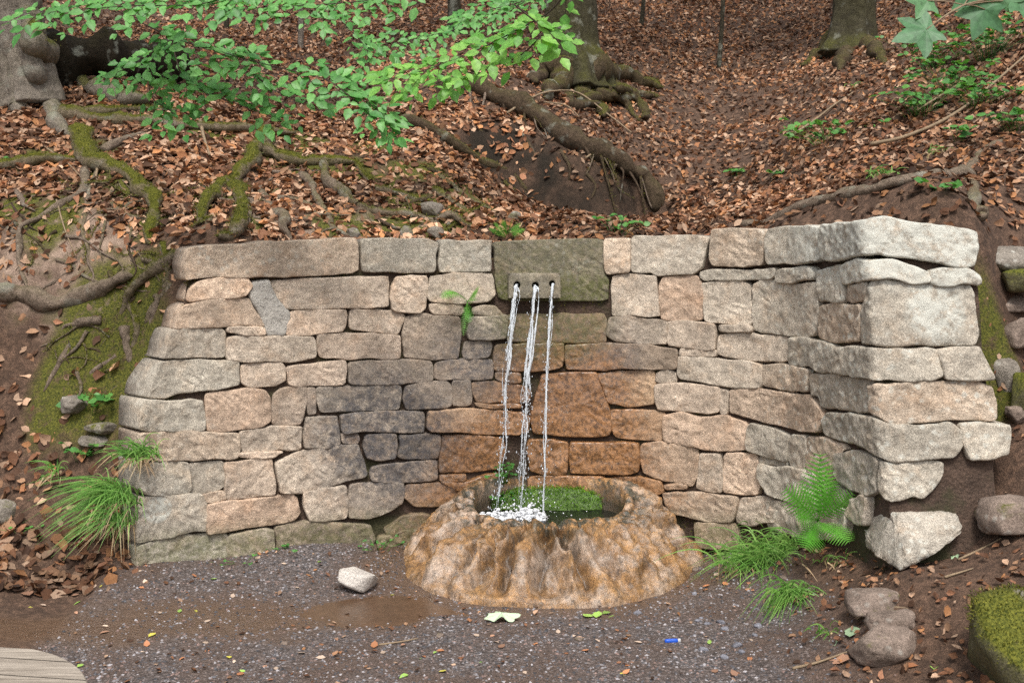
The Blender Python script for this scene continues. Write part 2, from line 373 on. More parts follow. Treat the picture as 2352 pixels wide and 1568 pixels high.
M = dict(stone=mat_stone(), mortar=mat_mortar(), repair=mat_repair(), ground=mat_ground(),
    litter=mat_leaf('dead_leaf', 0.75, 0.3, 0.12), basin=mat_basin(),
    bark_pale=mat_bark('pale_beech_bark', (0.10, 0.085, 0.07), (0.34, 0.29, 0.24), 1.0),
    bark_dark=mat_bark('dark_wet_bark', (0.022, 0.018, 0.013), (0.085, 0.075, 0.05), 1.0),
    root=mat_bark('root_bark', (0.085, 0.062, 0.045), (0.34, 0.26, 0.20), 1.0, 1.6),
    root_dark=mat_bark('dark_root_bark', (0.03, 0.021, 0.014), (0.13, 0.09, 0.06), 1.0, 1.6),
    logdark=mat_bark('rotten_log_bark', (0.008, 0.006, 0.004), (0.035, 0.025, 0.017), 1.0), moss=mat_moss('bright_moss', (0.06, 0.13, 0.012), (0.22, 0.40, 0.045)), moss_olive=mat_moss('olive_moss', (0.04, 0.05, 0.008), (0.17, 0.165, 0.025)),
    beech=mat_green('beech_leaf', (0.070, 0.24, 0.055), (0.19, 0.45, 0.12), 0.33), beech2=mat_green('fresh_beech_leaf', (0.12, 0.34, 0.055), (0.29, 0.56, 0.12), 0.38),
    maple=mat_green('maple_leaf', (0.08, 0.20, 0.09), (0.13, 0.28, 0.12), 0.3), fern=mat_green('fern_frond', (0.09, 0.31, 0.03), (0.18, 0.46, 0.07), 0.35),
    herb=mat_green('herb_leaf', (0.06, 0.21, 0.045), (0.14, 0.34, 0.07), 0.3), grass=mat_leaf('grass_blade', 0.5, 0.4, 0.3),
    rock=mat_rock('grey_rock', (0.13, 0.11, 0.09), (0.36, 0.32, 0.27), 0.6, 0.3), rockpale=mat_rock('pale_rock', (0.42, 0.38, 0.34), (0.68, 0.63, 0.57)),
    rockmoss=mat_rock('mossy_rock', (0.07, 0.06, 0.045), (0.2, 0.17, 0.13), 0.3, 1.0), pebble=mat_rock('blue_grey_pebble', (0.12, 0.12, 0.14), (0.33, 0.33, 0.37)),
    slab=mat_rock('brown_slab_rock', (0.13, 0.10, 0.08), (0.35, 0.27, 0.22), 0.3, 0.12),
    twig=mat_plain('dry_twig', (0.26, 0.19, 0.12), 0.9), twigdark=mat_plain('dark_twig', (0.05, 0.035, 0.025), 0.9), wood=mat_wood(),
    blue=mat_plain('blue_plastic', (0.02, 0.10, 0.55), 0.3, 0.1), metal=mat_plain('dull_metal', (0.5, 0.5, 0.5), 0.35, 0.1),
    jet=mat_water('falling_water', 0.42, 0.08), foam=mat_water('white_water', 0.15, 0.3, (0.95, 0.97, 1.0)), pool=mat_pool(), puddle=mat_puddle(),
    hole=mat_plain('black_bore', (0.008, 0.007, 0.006), 0.7), gravel=mat_leaf('gravel_chip', 0.85, 0.4))

# ------------------------------------------------------------------ plan line of the curved wall (front face, at coping height)
ZTOP = 1.75
def _pl(u, d): return ((u-W0/2)/FPX*d, d)
plan_pts = [_pl(330, 5.78), _pl(420, 5.92), _pl(700, 6.22), _pl(950, 6.42), _pl(1200, 6.52), _pl(1450, 6.48), _pl(1650, 6.30), _pl(1780, 6.02), _pl(1880, 5.65), _pl(1985, 5.18)]
wing = [_pl(1985, 5.18), _pl(2120, 5.15), _pl(2245, 5.16), (2.45, 5.18)]
_a = catmull([(*p, 0) for p in plan_pts], 400)[:, :2]; _b = catmull([(*p, 0) for p in wing], 100)[:, :2]
_pl_all = np.vstack([_a, _b[1:]])
_s = np.concatenate([[0], np.cumsum(np.linalg.norm(np.diff(_pl_all, axis=0), axis=1))])
S_GRID = np.arange(0, _s[-1], 0.01)
PX = np.interp(S_GRID, _s, _pl_all[:,0]); PY = np.interp(S_GRID, _s, _pl_all[:,1])
def _smooth(a, k):
    w = np.hanning(2*k+3)[1:-1]; w /= w.sum(); return np.convolve(np.pad(a, k, mode='edge'), w, 'valid')
_in = slice(3, -3)
PXs = PX.copy(); PYs = PY.copy(); PXs[:] = _smooth(PX, 4); PYs[:] = _smooth(PY, 4)
PXs[:6] = PX[:6]; PYs[:6] = PY[:6]; PXs[-6:] = PX[-6:]; PYs[-6:] = PY[-6:]
PX, PY = PXs, PYs
_tx = np.gradient(PX); _ty = np.gradient(PY); _tx = _smooth(_tx, 5); _ty = _smooth(_ty, 5)
_l = np.hypot(_tx, _ty); NX = _ty/_l; NY = -_tx/_l        # outward, towards the viewer
BAT = 0.13+0.17*sm(1.45, 1.66, PX)                        # batter, stronger on the right wing
def wall_pt(s, z, off=0.0):
    s = np.asarray(s, float); z = np.asarray(z, float)
    x = np.interp(s, S_GRID, PX); y = np.interp(s, S_GRID, PY)-np.interp(s, S_GRID, BAT)*(ZTOP-z)
    return np.stack([x+np.interp(s, S_GRID, NX)*off, y+np.interp(s, S_GRID, NY)*off, z+0*x], -1)
def wall_y(x, z): return np.interp(x, PX, PY)-np.interp(x, PX, BAT)*(ZTOP-z)
def wall_hit(u, v):
    """pixel -> (s, z) on the wall face"""
    d = ray(u, v); tt = np.linspace(3.5, 8.0, 900)
    p = CAM+d*tt[:,None]; g = p[:,1]-wall_y(p[:,0], p[:,2])
    k = np.argmax(g > 0)
    a, b = tt[k-1], tt[k]
    for _ in range(18):
        m = 0.5*(a+b); q = CAM+d*m
        if q[1]-wall_y(q[0], q[2]) > 0: b = m
        else: a = m
    q = CAM+d*0.5*(a+b)
    ys = PY-BAT*(ZTOP-q[2]); i = np.argmin((PX-q[0])**2+(ys-q[1])**2)
    return S_GRID[i], q[2]

# ------------------------------------------------------------------ terrain: thin-plate surface through measured points
bank_px = [(420,560,6.35),(700,548,6.75),(1000,548,7.0),(1270,546,7.05),(1500,538,6.95),(1700,525,6.65),(1900,512,6.15),(2100,498,5.75),(2240,515,5.6),
 (0,1300,5.5),(150,1290,5.6),(0,1150,5.9),(150,1150,5.85),(0,1000,6.1),(150,950,6.1),(280,900,6.08),(0,850,6.3),(200,800,6.25),(330,760,6.2),
 (0,700,6.45),(200,690,6.4),(0,600,6.6),(200,600,6.55),(350,600,6.4),(0,500,6.85),(200,480,6.85),(400,480,6.9),(0,420,7.3),(200,400,7.4),(400,400,7.6),
 (0,330,8.0),(200,300,8.2),(450,320,8.3),(410,600,6.27),(380,740,6.17),(330,900,6.0),(300,1000,5.92),(270,1150,5.82),
 (600,350,8.2),(600,450,7.4),(800,480,7.35),(800,400,8.0),(950,450,7.6),(1100,500,7.35),(1000,330,8.7),(1200,475,7.9),(1300,505,7.75),
 (1050,300,9.15),(1250,430,8.75),(1400,482,8.55),(1480,475,8.6),(1050,200,9.75),(1250,290,9.35),(1400,370,9.0),(1480,415,8.95),
 (1100,150,10.5),(1330,230,10.2),(1330,120,11.5),(1500,300,10.3),(1500,200,11.5),(1500,100,13),(1500,0,15.5),
 (1500,505,7.75),(1600,470,8.3),(1600,400,9.2),(1650,300,10.5),(1650,200,12),(1700,100,13.5),(1700,0,15.5),
 (1800,450,7.6),(1800,350,8.7),(1850,250,10),(1950,150,10.8),(1950,50,13),(2000,400,7.3),(2000,300,8.3),(2100,200,9.2),(2150,100,10.5),
 (2200,420,6.6),(2200,300,7.6),(2350,300,7.2),(2350,150,8.6),(2350,50,9.5),(2350,450,6.3),(2350,560,5.9),
 (250,200,9.3),(600,250,9.8),(800,250,9.8),(600,150,11.5),(800,150,11.5),(400,60,13),(800,50,13.5),(1100,50,13.5),(0,250,8.6),(0,150,10),(100,50,12.5),
 (2345,800,5.55),(2340,900,5.3),(2345,1050,5.0)]
right_px = [(2280,1085,5.02),(2240,1180,4.98),(2340,1250,4.6),(2160,1310,4.62),(2100,1320,4.55),(2300,1400,4.2),(2000,1350,4.7),(2000,1450,4.4),(1800,1400,4.95),(2200,1500,4.1),(2060,1310,4.68)]
front_px = [(1200,1450),(600,1400),(300,1450),(1200,1560),(0,1450),(1600,1450),(1600,1560)]
niche_px = [(300,1290,5.6),(500,1262,5.92),(700,1240,6.08),(850,1240,6.2),(1650,1290,5.9),(1800,1270,5.65),(1900,1262,5.35),(1200,1380,5.3),(1500,1360,5.45)]
world_far = [(-10,25,10.5),(0,25,9.6),(10,25,11),(-12,14,8),(12,14,8.5),(-8,7,3.2),(8,7,4.2),(-8,4,0.7),(8,4,2.2),(6,5,2.4),(4,4,1.1),(-4,4.2,0.1),(-5,5.6,0.7)]
world_near = [(-4,2,0),(0,2,0),(4,2,0.35),(-6,0,0),(0,0,0),(6,0,0.5),(0,-3,0),(-6,-3,0),(6,-3,0.5)]
FR = [on_ground(u, v) for u, v in front_px]; RI = [at(*p) for p in right_px]; BK = [at(*p) for p in bank_px]
NI = [at(*p) for p in niche_px]+[np.array([0.2, 6.6, 0.0]), np.array([-1.5, 6.3, 0.1]), np.array([1.5, 6.2, 0.1])]
WN = [np.array(p, float) for p in world_near]; WF = [np.array(p, float) for p in world_far]
class TPS:
    def __init__(s, P, lam=0.002):
        s.P = np.array(P)[:, :2]; z = np.array(P)[:,2]; n = len(z)
        K = s.k(s.P, s.P)+lam*np.eye(n); Q = np.hstack([np.ones((n,1)), s.P])
        A = np.block([[K, Q],[Q.T, np.zeros((3,3))]]); s.w = np.linalg.solve(A, np.concatenate([z, np.zeros(3)]))
    def k(s, a, b):
        r2 = ((a[:,None,:]-b[None])**2).sum(-1); return 0.5*r2*np.log(r2+1e-9)
    def __call__(s, X):
        out = np.empty(len(X))
        for i in range(0, len(X), 20000):
            x = X[i:i+20000]; out[i:i+20000] = s.k(x, s.P)@s.w[:-3]+s.w[-3]+x@s.w[-2:]
        return out
T_bank = TPS(FR+RI+BK+WN+WF); T_low = TPS(FR+RI+NI+WN+[p for p in WF if p[1] < 6])
def axis(lo, a, b, hi, d):
    mid = list(np.arange(a, b, d)); L = []; x = a; s_ = d
    while x > lo: s_ *= 1.22; x -= s_; L.append(x)
    Rr = []; x = b; s_ = d
    while x < hi: x += s_; s_ *= 1.22; Rr.append(x)
    return np.array(L[::-1]+mid+Rr)
GX = axis(-40, -3.6, 3.8, 40, 0.035); GY = axis(-25, 3.2, 11.5, 60, 0.035)
XX, YY = np.meshgrid(GX, GY); XY = np.stack([XX.ravel(), YY.ravel()], 1)
zb = T_bank(XY); zl = T_low(XY)
inner = (XY[:,0] > -2.02) & (XY[:,0] < 2.30)
wy = np.interp(XY[:,0], PX, PY, left=PY[0], right=PY[-1])-0.02
mk = sm(0.0, 0.16, XY[:,1]-(wy+0.10))                     # behind the wall line
lf = sm(0.0, 0.13, -2.0+0.16*np.clip(zb, 0, 1.7)-XY[:,0]); rt = sm(0.0, 0.25, XY[:,0]-2.24)
mb = np.maximum(mk, np.maximum(lf, rt)*sm(3.2, 4.6, XY[:,1]))
ZZ = zl*(1-mb)+zb*mb
far = np.linalg.norm(XY-np.array([0, 7]), axis=1)
ZZ = np.where(XY[:,1] > 17, np.maximum(ZZ, 5.0+0.36*(XY[:,1]-17)), ZZ)
ZZ = np.where(XY[:,1] < 2.5, np.clip(ZZ, -0.3, 3), ZZ)
rough_k = 0.012+0.06*sm(0.15, 0.9, ZZ)*mb
ZZ = ZZ+rough_k*fbm(np.stack([XY[:,0]*1.6, XY[:,1]*1.6, 0*XY[:,0]], 1), 5, 0.55)*1.6
def seg_dist(poly, X):
    d = np.full(len(X), 99.0)
    for a, b in zip(poly[:-1], poly[1:]):
        ab = b-a; t_ = np.clip(((X-a)@ab)/(ab@ab), 0, 1); d = np.minimum(d, np.linalg.norm(X-(a+t_[:,None]*ab), axis=1))
    return d
gul = np.array([at(u, v, d)[:2] for u, v, d in [(1080,290,9.0),(1200,360,8.85),(1320,430,8.7),(1420,460,8.6),(1490,460,8.6)]])
ZZ = ZZ-0.34*np.exp(-(seg_dist(gul, XY)/0.17)**2)
hole = at(1478, 440, 8.75)[:2]; ZZ = ZZ-0.55*np.exp(-(np.linalg.norm(XY-hole, axis=1)/0.16)**2)
pc = on_ground(850, 1385)[:2]; ZZ = ZZ-0.030*np.exp(-(((XY[:,0]-pc[0])/0.50)**2+((XY[:,1]-pc[1])/0.24)**2))
_grid = ZZ.reshape(XX.shape)
def H(x, y):
    x = np.asarray(x, float); y = np.asarray(y, float)
    i = np.clip(np.searchsorted(GX, x)-1, 0, len(GX)-2); j = np.clip(np.searchsorted(GY, y)-1, 0, len(GY)-2)
    fx = np.clip((x-GX[i])/(GX[i+1]-GX[i]), 0, 1); fy = np.clip((y-GY[j])/(GY[j+1]-GY[j]), 0, 1)
    return (_grid[j,i]*(1-fx)+_grid[j,i+1]*fx)*(1-fy)+(_grid[j+1,i]*(1-fx)+_grid[j+1,i+1]*fx)*fy
def hit(u, v, lift=0.0, t0=3.2):
    """pixel -> first point of the terrain along that ray"""
    d = ray(u, v); d = d/d[1]; tt = np.arange(t0, 40, 0.02); p = CAM+d*tt[:,None]
    g = H(p[:,0], p[:,1])-p[:,2]; k = int(np.argmax(g > 0))
    if k == 0: k = len(tt)-1
    q = p[k].copy(); q[2] += lift; return q
def hitb(u, v, lift=0.0): return hit(u, v, lift, t0=5.3)
# surface masks, painted where the surface itself differs, plus painted gully shade
def blobs(pts, X):
    m = np.zeros(len(X))
    for (x, y, r) in pts: m = np.maximum(m, 1-sm(0.5*r, r, np.hypot(X[:,0]-x, X[:,1]-y)))
    return m
def px_blobs(L): return [(*hitb(u, v)[:2], r) for (u, v, r) in L]
moss_px = [(210,760,.30),(300,720,.25),(280,820,.3),(200,850,.25),(330,880,.2),(130,900,.2),(210,350,.22),(230,400,.25),(330,260,.25),(480,300,.3),(300,430,.2),(350,520,.18),
 (600,370,.22),(650,350,.25),(700,390,.25),(800,390,.25),(540,470,.2),(560,510,.2),(780,520,.25),(860,420,.25),(950,470,.25),(900,520,.25),(1000,520,.25),(1040,440,.2),(120,500,.25),(80,370,.2),(40,480,.2),
 (960,400,.3),(700,330,.3),(840,340,.3),(2250,1080,.18),(2200,1130,.12),(2280,900,.2)]
bare_px = [(150,560,.30),(220,580,.25),(80,600,.25),(250,640,.2),(60,530,.2),(160,620,.25),(640,500,.25),(700,490,.25),(560,520,.15),(850,500,.2),(700,530,.25),(2200,1250,.2),(960,300,.2),(40,200,.4)]
path = (1-sm(0.10, 0.22, ZZ-0.05*fbm(np.stack([XY[:,0]*3, XY[:,1]*3, 0*XY[:,0]+5], 1), 3)))*(1-mb)*(1-sm(1.05, 1.6, XY[:,0]+0.25*fbm(np.stack([XY[:,0]*2, XY[:,1]*2, 0*XY[:,0]], 1), 3)))
left_soil = 1-sm(-0.35, 0.1, -2.15-0.3*(5.4-XY[:,1])-XY[:,0])
path = np.clip(path*left_soil, 0, 1)
# the wet run-off: from the basin to the left, in a broad shallow channel
ch = np.array([on_ground(u, v)[:2] for u, v in [(1000,1370),(850,1400),(650,1420),(400,1430),(150,1440),(-100,1450),(-400,1460)]])
dch = np.full(len(XY), 9.0)
for a, b in zip(ch[:-1], ch[1:]):
    ab = b-a; t_ = np.clip(((XY-a)@ab)/(ab@ab), 0, 1); dch = np.minimum(dch, np.linalg.norm(XY-(a+t_[:,None]*ab), axis=1))
wet = (1-sm(0.10, 0.34, dch+0.13*fbm(np.stack([XY[:,0]*4, XY[:,1]*7, 0*XY[:,0]], 1), 4)))
wet = np.maximum(wet, 0.8*(1-sm(0.9, 1.15, np.hypot((XY[:,0]-0.19), (XY[:,1]-6.05))+0.15*fbm(np.stack([XY[:,0]*5, XY[:,1]*5, 0*XY[:,0]], 1), 3))))
mossm = blobs(px_blobs(moss_px), XY)*sm(0.12, 0.3, ZZ); barem = blobs(px_blobs(bare_px), XY)
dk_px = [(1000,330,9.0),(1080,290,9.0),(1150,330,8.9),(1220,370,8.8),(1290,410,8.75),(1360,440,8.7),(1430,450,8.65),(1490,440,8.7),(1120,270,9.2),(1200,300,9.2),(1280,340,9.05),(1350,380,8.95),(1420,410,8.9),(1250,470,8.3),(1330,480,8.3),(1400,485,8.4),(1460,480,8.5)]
humus = np.clip(blobs([(*at(*p)[:2], 0.24) for p in dk_px], XY)*(0.75+0.9*fbm(np.stack([XY[:,0]*4, XY[:,1]*4, ZZ*4], 1), 4)), 0, 1)  # dark wet earth, with the undercut gully's shade painted into its colour
gmask = np.stack([path, mossm, barem, wet*(1-sm(0.1, 0.3, ZZ))], 1)
nx, ny = len(GX), len(GY); ii, jj = np.meshgrid(np.arange(nx-1), np.arange(ny-1)); q0 = (jj*nx+ii).ravel()
gF = np.stack([q0, q0+1, q0+nx+1, q0+nx], 1)
ground = mesh_obj('ground', np.column_stack([XY, ZZ]), gF, M['ground'], None, True, gmask, 'Mask', center=False)
ground['kind'] = 'structure'
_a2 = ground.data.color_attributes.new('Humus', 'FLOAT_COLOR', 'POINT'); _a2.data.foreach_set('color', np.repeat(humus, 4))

# ------------------------------------------------------------------ stone wall: every stone traced, laid on the curved face
REG = {'D':(0,0,0.57422),'1':(600,900,2.614),'2':(1400,900,2.614),'3':(2100,900,2.614),'4':(2700,850,1.49375),'9':(3200,850,1.49375),
       '5':(450,1400,1.845),'6':(1300,1400,1.845),'7':(2100,1300,1.845),'8':(3000,1300,1.568)}
def px(reg, x, y):
    ox, oy, s = REG[reg]; return (ox+x/s)*0.57422, (oy+y/s)*0.57422
STONES = """
D 420,605 432,570 520,562 700,553 818,548 824,560 822,625 690,633 564,635 485,632 430,641
2 118,165 250,150 500,150 820,160 905,185 912,230 885,490 700,490 400,488 130,485 112,400
2 955,165 1470,168 1480,200 1478,480 1400,492 1150,490 940,490 932,400 940,240
3 832,140 1095,135 1098,200 1100,490 950,495 870,505 840,480 828,400
3 1115,130 1400,112 1700,105 1870,120 1905,145 1870,300 1850,440 1760,500 1600,515 1430,525 1360,520 1330,495 1112,490
4 222,105 300,98 530,100 540,200 525,315 400,325 230,310 210,270 212,180
4 560,110 640,88 800,82 880,90 880,200 870,290 750,305 560,305 545,280 548,170
9 150,80 270,65 380,45 510,32 640,55 840,75 1000,100 1050,115 1052,200 1045,310 960,325 800,300 600,270 450,250 300,275 140,280 135,180
1 420,660 480,600 700,555 1000,560 1060,640 1000,745 900,760 600,770 400,800 385,760
D 617,646 760,640 888,636 893,660 892,706 760,708 656,709 640,690 622,670
2 480,535 780,530 800,560 800,700 785,860 720,910 500,910 440,880 432,760 450,640
2 830,535 1000,515 1300,500 1475,505 1490,560 1500,720 1440,790 1360,810 1100,815 850,790 820,740
3 910,530 1100,515 1360,525 1365,600 1390,800 1395,945 1340,960 1100,950 900,940 905,800 905,650
3 1430,560 1600,545 1800,530 1840,620 1850,850 1855,980 1800,1000 1420,990 1400,800 1410,650
4 145,355 240,345 380,345 600,338 605,370 590,395 400,395 330,400 180,405 145,385
4 610,360 640,338 810,330 830,370 820,400 740,405 700,420 620,412
4 160,425 330,408 400,415 452,440 445,560 455,640 440,665 230,660 185,640 165,580 165,500
4 465,430 520,400 600,415 690,435 760,430 845,425 850,520 850,640 820,730 780,740 650,730 520,720 465,690 455,590
9 95,350 250,310 262,420 262,530 110,535 98,440
9 255,310 400,278 560,290 700,335 765,360 770,415 700,425 560,402 450,385 380,400 265,418
9 770,345 860,335 1000,345 1060,380 1078,420 1060,440 960,425 820,430 775,415
9 275,430 390,425 385,470 365,530 300,538 265,525
9 390,430 440,408 560,412 700,432 820,440 1020,440 1045,500 1065,620 1075,720 1055,790 900,795 700,790 540,805 420,790 355,780 360,600 375,500
9 115,555 230,545 355,548 350,650 340,770 250,770 190,775 110,755 105,640
1 240,1080 300,900 370,845 560,800 700,772 1040,775 1100,900 1210,1050 900,1050 500,1070 330,1078
1 810,1075 900,1065 1200,1060 1205,1140 1000,1145 880,1130 820,1120
1 1470,920 1700,890 2040,885 2055,930 2050,1040 2010,1100 1780,1115 1650,1145 1450,1155 1425,1100 1465,970
2 0,895 300,895 480,910 565,955 545,1020 510,1130 300,1115 0,1085
2 840,825 1000,820 1180,830 1190,900 1150,935 870,930 830,890
2 1280,870 1380,845 1530,850 1610,935 1400,935 1275,930
2 590,965 720,925 900,940 1140,955 1160,1000 1155,1200 1140,1390 1050,1400 860,1415 700,1400 560,1375 565,1150
2 1260,960 1590,950 1650,960 1640,1190 1450,1200 1240,1190 1225,1100
D 1165,723 1300,722 1385,722 1394,735 1393,785 1380,788 1200,786 1168,784
3 890,970 1060,955 1250,985 1470,1000 1490,1030 1485,1180 1470,1245 1200,1240 950,1215 865,1160 870,1050
3 1500,1020 1600,1005 1900,1025 1995,1040 2000,1290 1950,1305 1700,1285 1510,1260 1490,1200
4 260,670 440,672 460,690 450,715 350,712 258,700
4 258,735 400,725 660,745 675,790 668,885 640,892 500,890 300,865 255,840
8 250,75 350,85 530,130 545,180 530,300 440,285 240,235 240,150
8 555,140 800,145 1100,150 1170,170 1200,240 1205,330 1150,345 900,350 750,330 545,305 540,200
8 1180,150 1440,148 1480,220 1535,330 1400,340 1220,340 1210,250
1 160,1370 230,1120 320,1085 520,1080 760,1095 800,1130 795,1380 600,1385 350,1385 140,1395
1 830,1190 960,1165 1400,1175 1690,1165 1730,1230 1725,1390 1600,1420 1300,1430 1000,1425 810,1390 810,1250
D 729,775 735,768 800,765 880,769 921,772 921,800 919,822 860,823 735,822 729,800
2 1200,1215 1470,1210 1485,1260 1480,1370 1430,1395 1210,1395 1190,1340
D 1138,793 1200,790 1294,789 1296,800 1291,846 1205,852 1137,850
3 430,1260 850,1245 1300,1260 1580,1290 1600,1310 1590,1480 1560,1500 1200,1505 800,1510 450,1500 420,1400
3 1615,1290 1700,1285 1990,1320 2000,1370 1950,1385 1750,1360 1610,1345
7 1135,240 1170,228 1400,245 1750,290 1745,440 1700,470 1500,455 1300,420 1150,400 1125,360
8 80,250 200,250 360,280 365,340 355,420 250,410 85,380 70,300
8 375,300 500,310 740,345 750,400 735,540 600,535 440,510 420,440 380,430
8 745,390 830,370 1080,350 1440,348 1530,390 1560,500 1555,595 1300,600 1000,610 900,620 820,580 750,530
5 275,350 310,230 380,85 470,75 640,75 880,80 930,100 945,200 940,260 700,300 500,310 400,345
5 950,110 1100,95 1250,95 1280,130 1280,230 1200,265 1000,275 955,240
5 1285,120 1500,100 1720,80 1725,150 1715,250 1500,260 1380,265 1300,250
6 170,95 400,75 640,75 790,85 800,120 795,230 700,240 400,250 170,250
6 820,95 1000,75 1235,70 1240,150 1240,215 1000,215 860,222 815,200
6 1255,170 1440,165 1450,235 1350,240 1260,215
7 120,370 300,355 530,350 545,420 600,580 630,640 630,800 600,820 300,815 60,790 40,680 80,520 105,440
7 540,360 700,345 940,345 950,400 945,580 880,590 750,605 620,575 570,460
7 965,360 1000,340 1080,340 1115,370 1115,425 1000,430 960,410
7 955,450 1200,435 1420,460 1430,520 1420,640 1350,655 1200,640 980,625 955,560
7 1435,480 1490,480 1500,520 1490,655 1430,650
D 1676,898 1720,893 1780,900 1830,905 1860,910 1880,940 1887,960 1878,993 1830,985 1740,965 1680,950 1674,920
8 455,600 480,560 600,550 760,575 870,620 1000,630 1250,620 1310,670 1335,740 1270,820 1150,840 900,855 820,830 700,760 560,715 455,680
8 1320,625 1500,615 1620,625 1630,720 1625,820 1520,850 1380,840 1340,740
5 165,560 200,420 240,375 350,380 600,378 670,385 680,440 675,595 500,600 300,590 180,575
5 690,330 850,310 1000,285 1130,300 1165,350 1170,520 1100,560 950,575 800,595 700,595 690,480
5 1195,340 1250,290 1350,270 1425,275 1430,400 1415,500 1390,550 1250,555 1195,545 1185,430
5 1445,280 1495,280 1500,400 1490,470 1440,475
D 728,891 800,888 880,885 920,886 924,900 921,938 870,942 800,945 735,947 728,920
6 590,270 720,240 900,235 930,270 935,410 880,425 700,432 590,430 580,360
6 945,230 1070,230 1080,330 1085,400 1050,415 945,410
6 1085,245 1250,235 1450,260 1530,290 1510,380 1300,385 1120,385 1085,330
6 1115,395 1450,400 1440,425 1250,420 1120,418
6 755,455 900,440 1200,440 1440,450 1510,500 1500,610 1300,615 1000,610 780,600 750,570
6 110,475 400,460 720,450 730,500 725,600 500,600 300,605 150,610 120,580
5 1430,490 1650,480 1665,560 1670,700 1600,715 1430,725 1410,620
5 150,610 500,605 920,605 940,720 915,795 600,808 350,820 140,780
5 940,600 1150,575 1395,565 1400,640 1395,735 1200,745 1000,755 955,740
5 935,770 1100,755 1270,755 1200,790 1100,800 940,800
6 125,625 250,620 260,660 250,690 130,695
6 295,640 400,625 520,625 525,720 515,810 400,815 305,800 285,720
6 560,630 700,625 840,620 845,720 835,795 700,800 540,795 550,700
6 860,630 1150,630 1310,650 1320,760 1290,880 1100,900 850,910 840,800
7 645,625 850,620 1020,645 1025,720 1015,845 850,845 660,825 640,700
7 1035,660 1150,645 1290,680 1450,670 1620,710 1640,740 1620,880 1630,920 1450,935 1200,890 1035,855 1025,760
D 1716,985 1722,973 1765,985 1812,1000 1813,1025 1809,1058 1760,1050 1716,1035 1712,1010
8 260,680 340,685 350,740 340,900 260,895 245,840 250,740
8 355,690 450,710 560,740 600,780 550,800 535,880 520,980 430,960 350,910
8 545,800 620,790 700,790 790,850 770,980 780,1040 720,1055 640,1030 570,990 540,900
8 800,850 880,860 1050,860 1220,865 1230,920 1180,1010 1100,1085 1030,1070 950,1110 890,1110 800,1040 785,960
8 55,830 100,815 240,855 240,890 150,880 50,870
8 70,880 150,890 370,925 420,960 520,1000 600,1050 590,1130 450,1160 300,1130 120,1060 60,960
5 130,830 330,830 560,830 575,900 570,1050 400,1060 240,1070 110,1020 110,920
5 580,835 700,825 810,820 830,880 825,1000 780,1030 660,1055 590,1045 575,950
5 840,830 1000,815 1175,805 1190,880 1210,1000 1205,1060 1050,1080 840,1100 830,960
D 636,1062 670,1045 720,1035 770,1026 824,1023 836,1058 843,1092 800,1105 745,1118 694,1130 645,1133 638,1100
6 350,870 500,840 820,815 825,900 820,960 600,970 420,975 345,965 340,910
6 840,920 1030,918 1030,960 840,965
6 845,975 1035,970 1300,905 1330,1000 1330,1150 1050,1150 1035,1040
7 20,850 200,845 310,870 315,1000 300,1100 150,1110 20,1080
7 340,870 500,860 830,870 845,950 830,1080 700,1100 500,1095 335,1095 330,980
7 860,880 1020,865 1280,920 1290,980 1280,1090 1240,1190 1100,1160 950,1130 870,1100 850,1000
7 1300,945 1450,960 1455,1100 1450,1235 1350,1220 1270,1200 1290,1080
7 1465,955 1700,960 1730,1050 1740,1150 1710,1250 1600,1250 1465,1235
5 75,1370 110,1150 150,1080 450,1065 660,1065 690,1130 690,1330 600,1340 400,1375 170,1410
5 675,1065 820,1035 830,1100 700,1120
5 700,1140 900,1110 1100,1095 1330,1065 1370,1110 1395,1210 1350,1260 1100,1290 850,1330 705,1355 695,1230
5 1420,1050 1560,1020 1725,1000 1730,1100 1720,1230 1560,1250 1450,1250 1420,1150
6 180,1000 350,985 560,985 580,1050 560,1130 420,1210 300,1235 180,1240 170,1100
6 600,1000 800,980 1020,975 1030,1040 950,1090 850,1150 650,1140 590,1080
7 20,1125 300,1115 590,1120 610,1230 500,1290 20,1290
7 610,1140 850,1120 1000,1150 1020,1230 900,1270 720,1280 620,1230
7 1030,1185 1110,1170 1190,1185 1190,1210 1040,1215
7 1030,1240 1200,1230 1400,1260 1560,1270 1570,1330 1540,1450 1300,1440 1100,1380 1040,1320
7 1590,1275 1720,1265 1840,1300 1845,1450 1700,1480 1570,1460 1580,1340
7 1250,1455 1540,1470 1560,1568 1560,1660 1250,1640
8 100,1090 300,1140 450,1170 590,1140 610,1230 600,1330 300,1330 100,1280
6 440,1320 560,1240 720,1200 780,1230 760,1330 640,1400 540,1420 460,1400
D 290,1262 340,1247 500,1222 520,1226 523,1262 515,1300 300,1330
5 855,1365 1150,1320 1190,1330 1190,1420 1190,1510 860,1530
D 632,1210 700,1199 850,1205 862,1235 850,1270 640,1275
D 868,1235 930,1215 980,1230 980,1290 870,1290
8 625,1090 700,1065 735,1090 710,1260 640,1240 605,1200
"""
def chaikin(P, k=1, w=0.82):
    for _ in range(k):
        Q = np.roll(P, -1, 0); P = np.stack([w*P+(1-w)*Q, (1-w)*P+w*Q], 1).reshape(-1, P.shape[1])
    return P
def resample(P, d):
    Q = np.vstack([P, P[:1]]); L = np.linalg.norm(np.diff(Q, axis=0), axis=1); s = np.concatenate([[0], np.cumsum(L)])
    n = max(16, int(s[-1]/d)); t = np.linspace(0, s[-1], n, endpoint=False)
    return np.stack([np.interp(t, s, Q[:,0]), np.interp(t, s, Q[:,1])], 1)
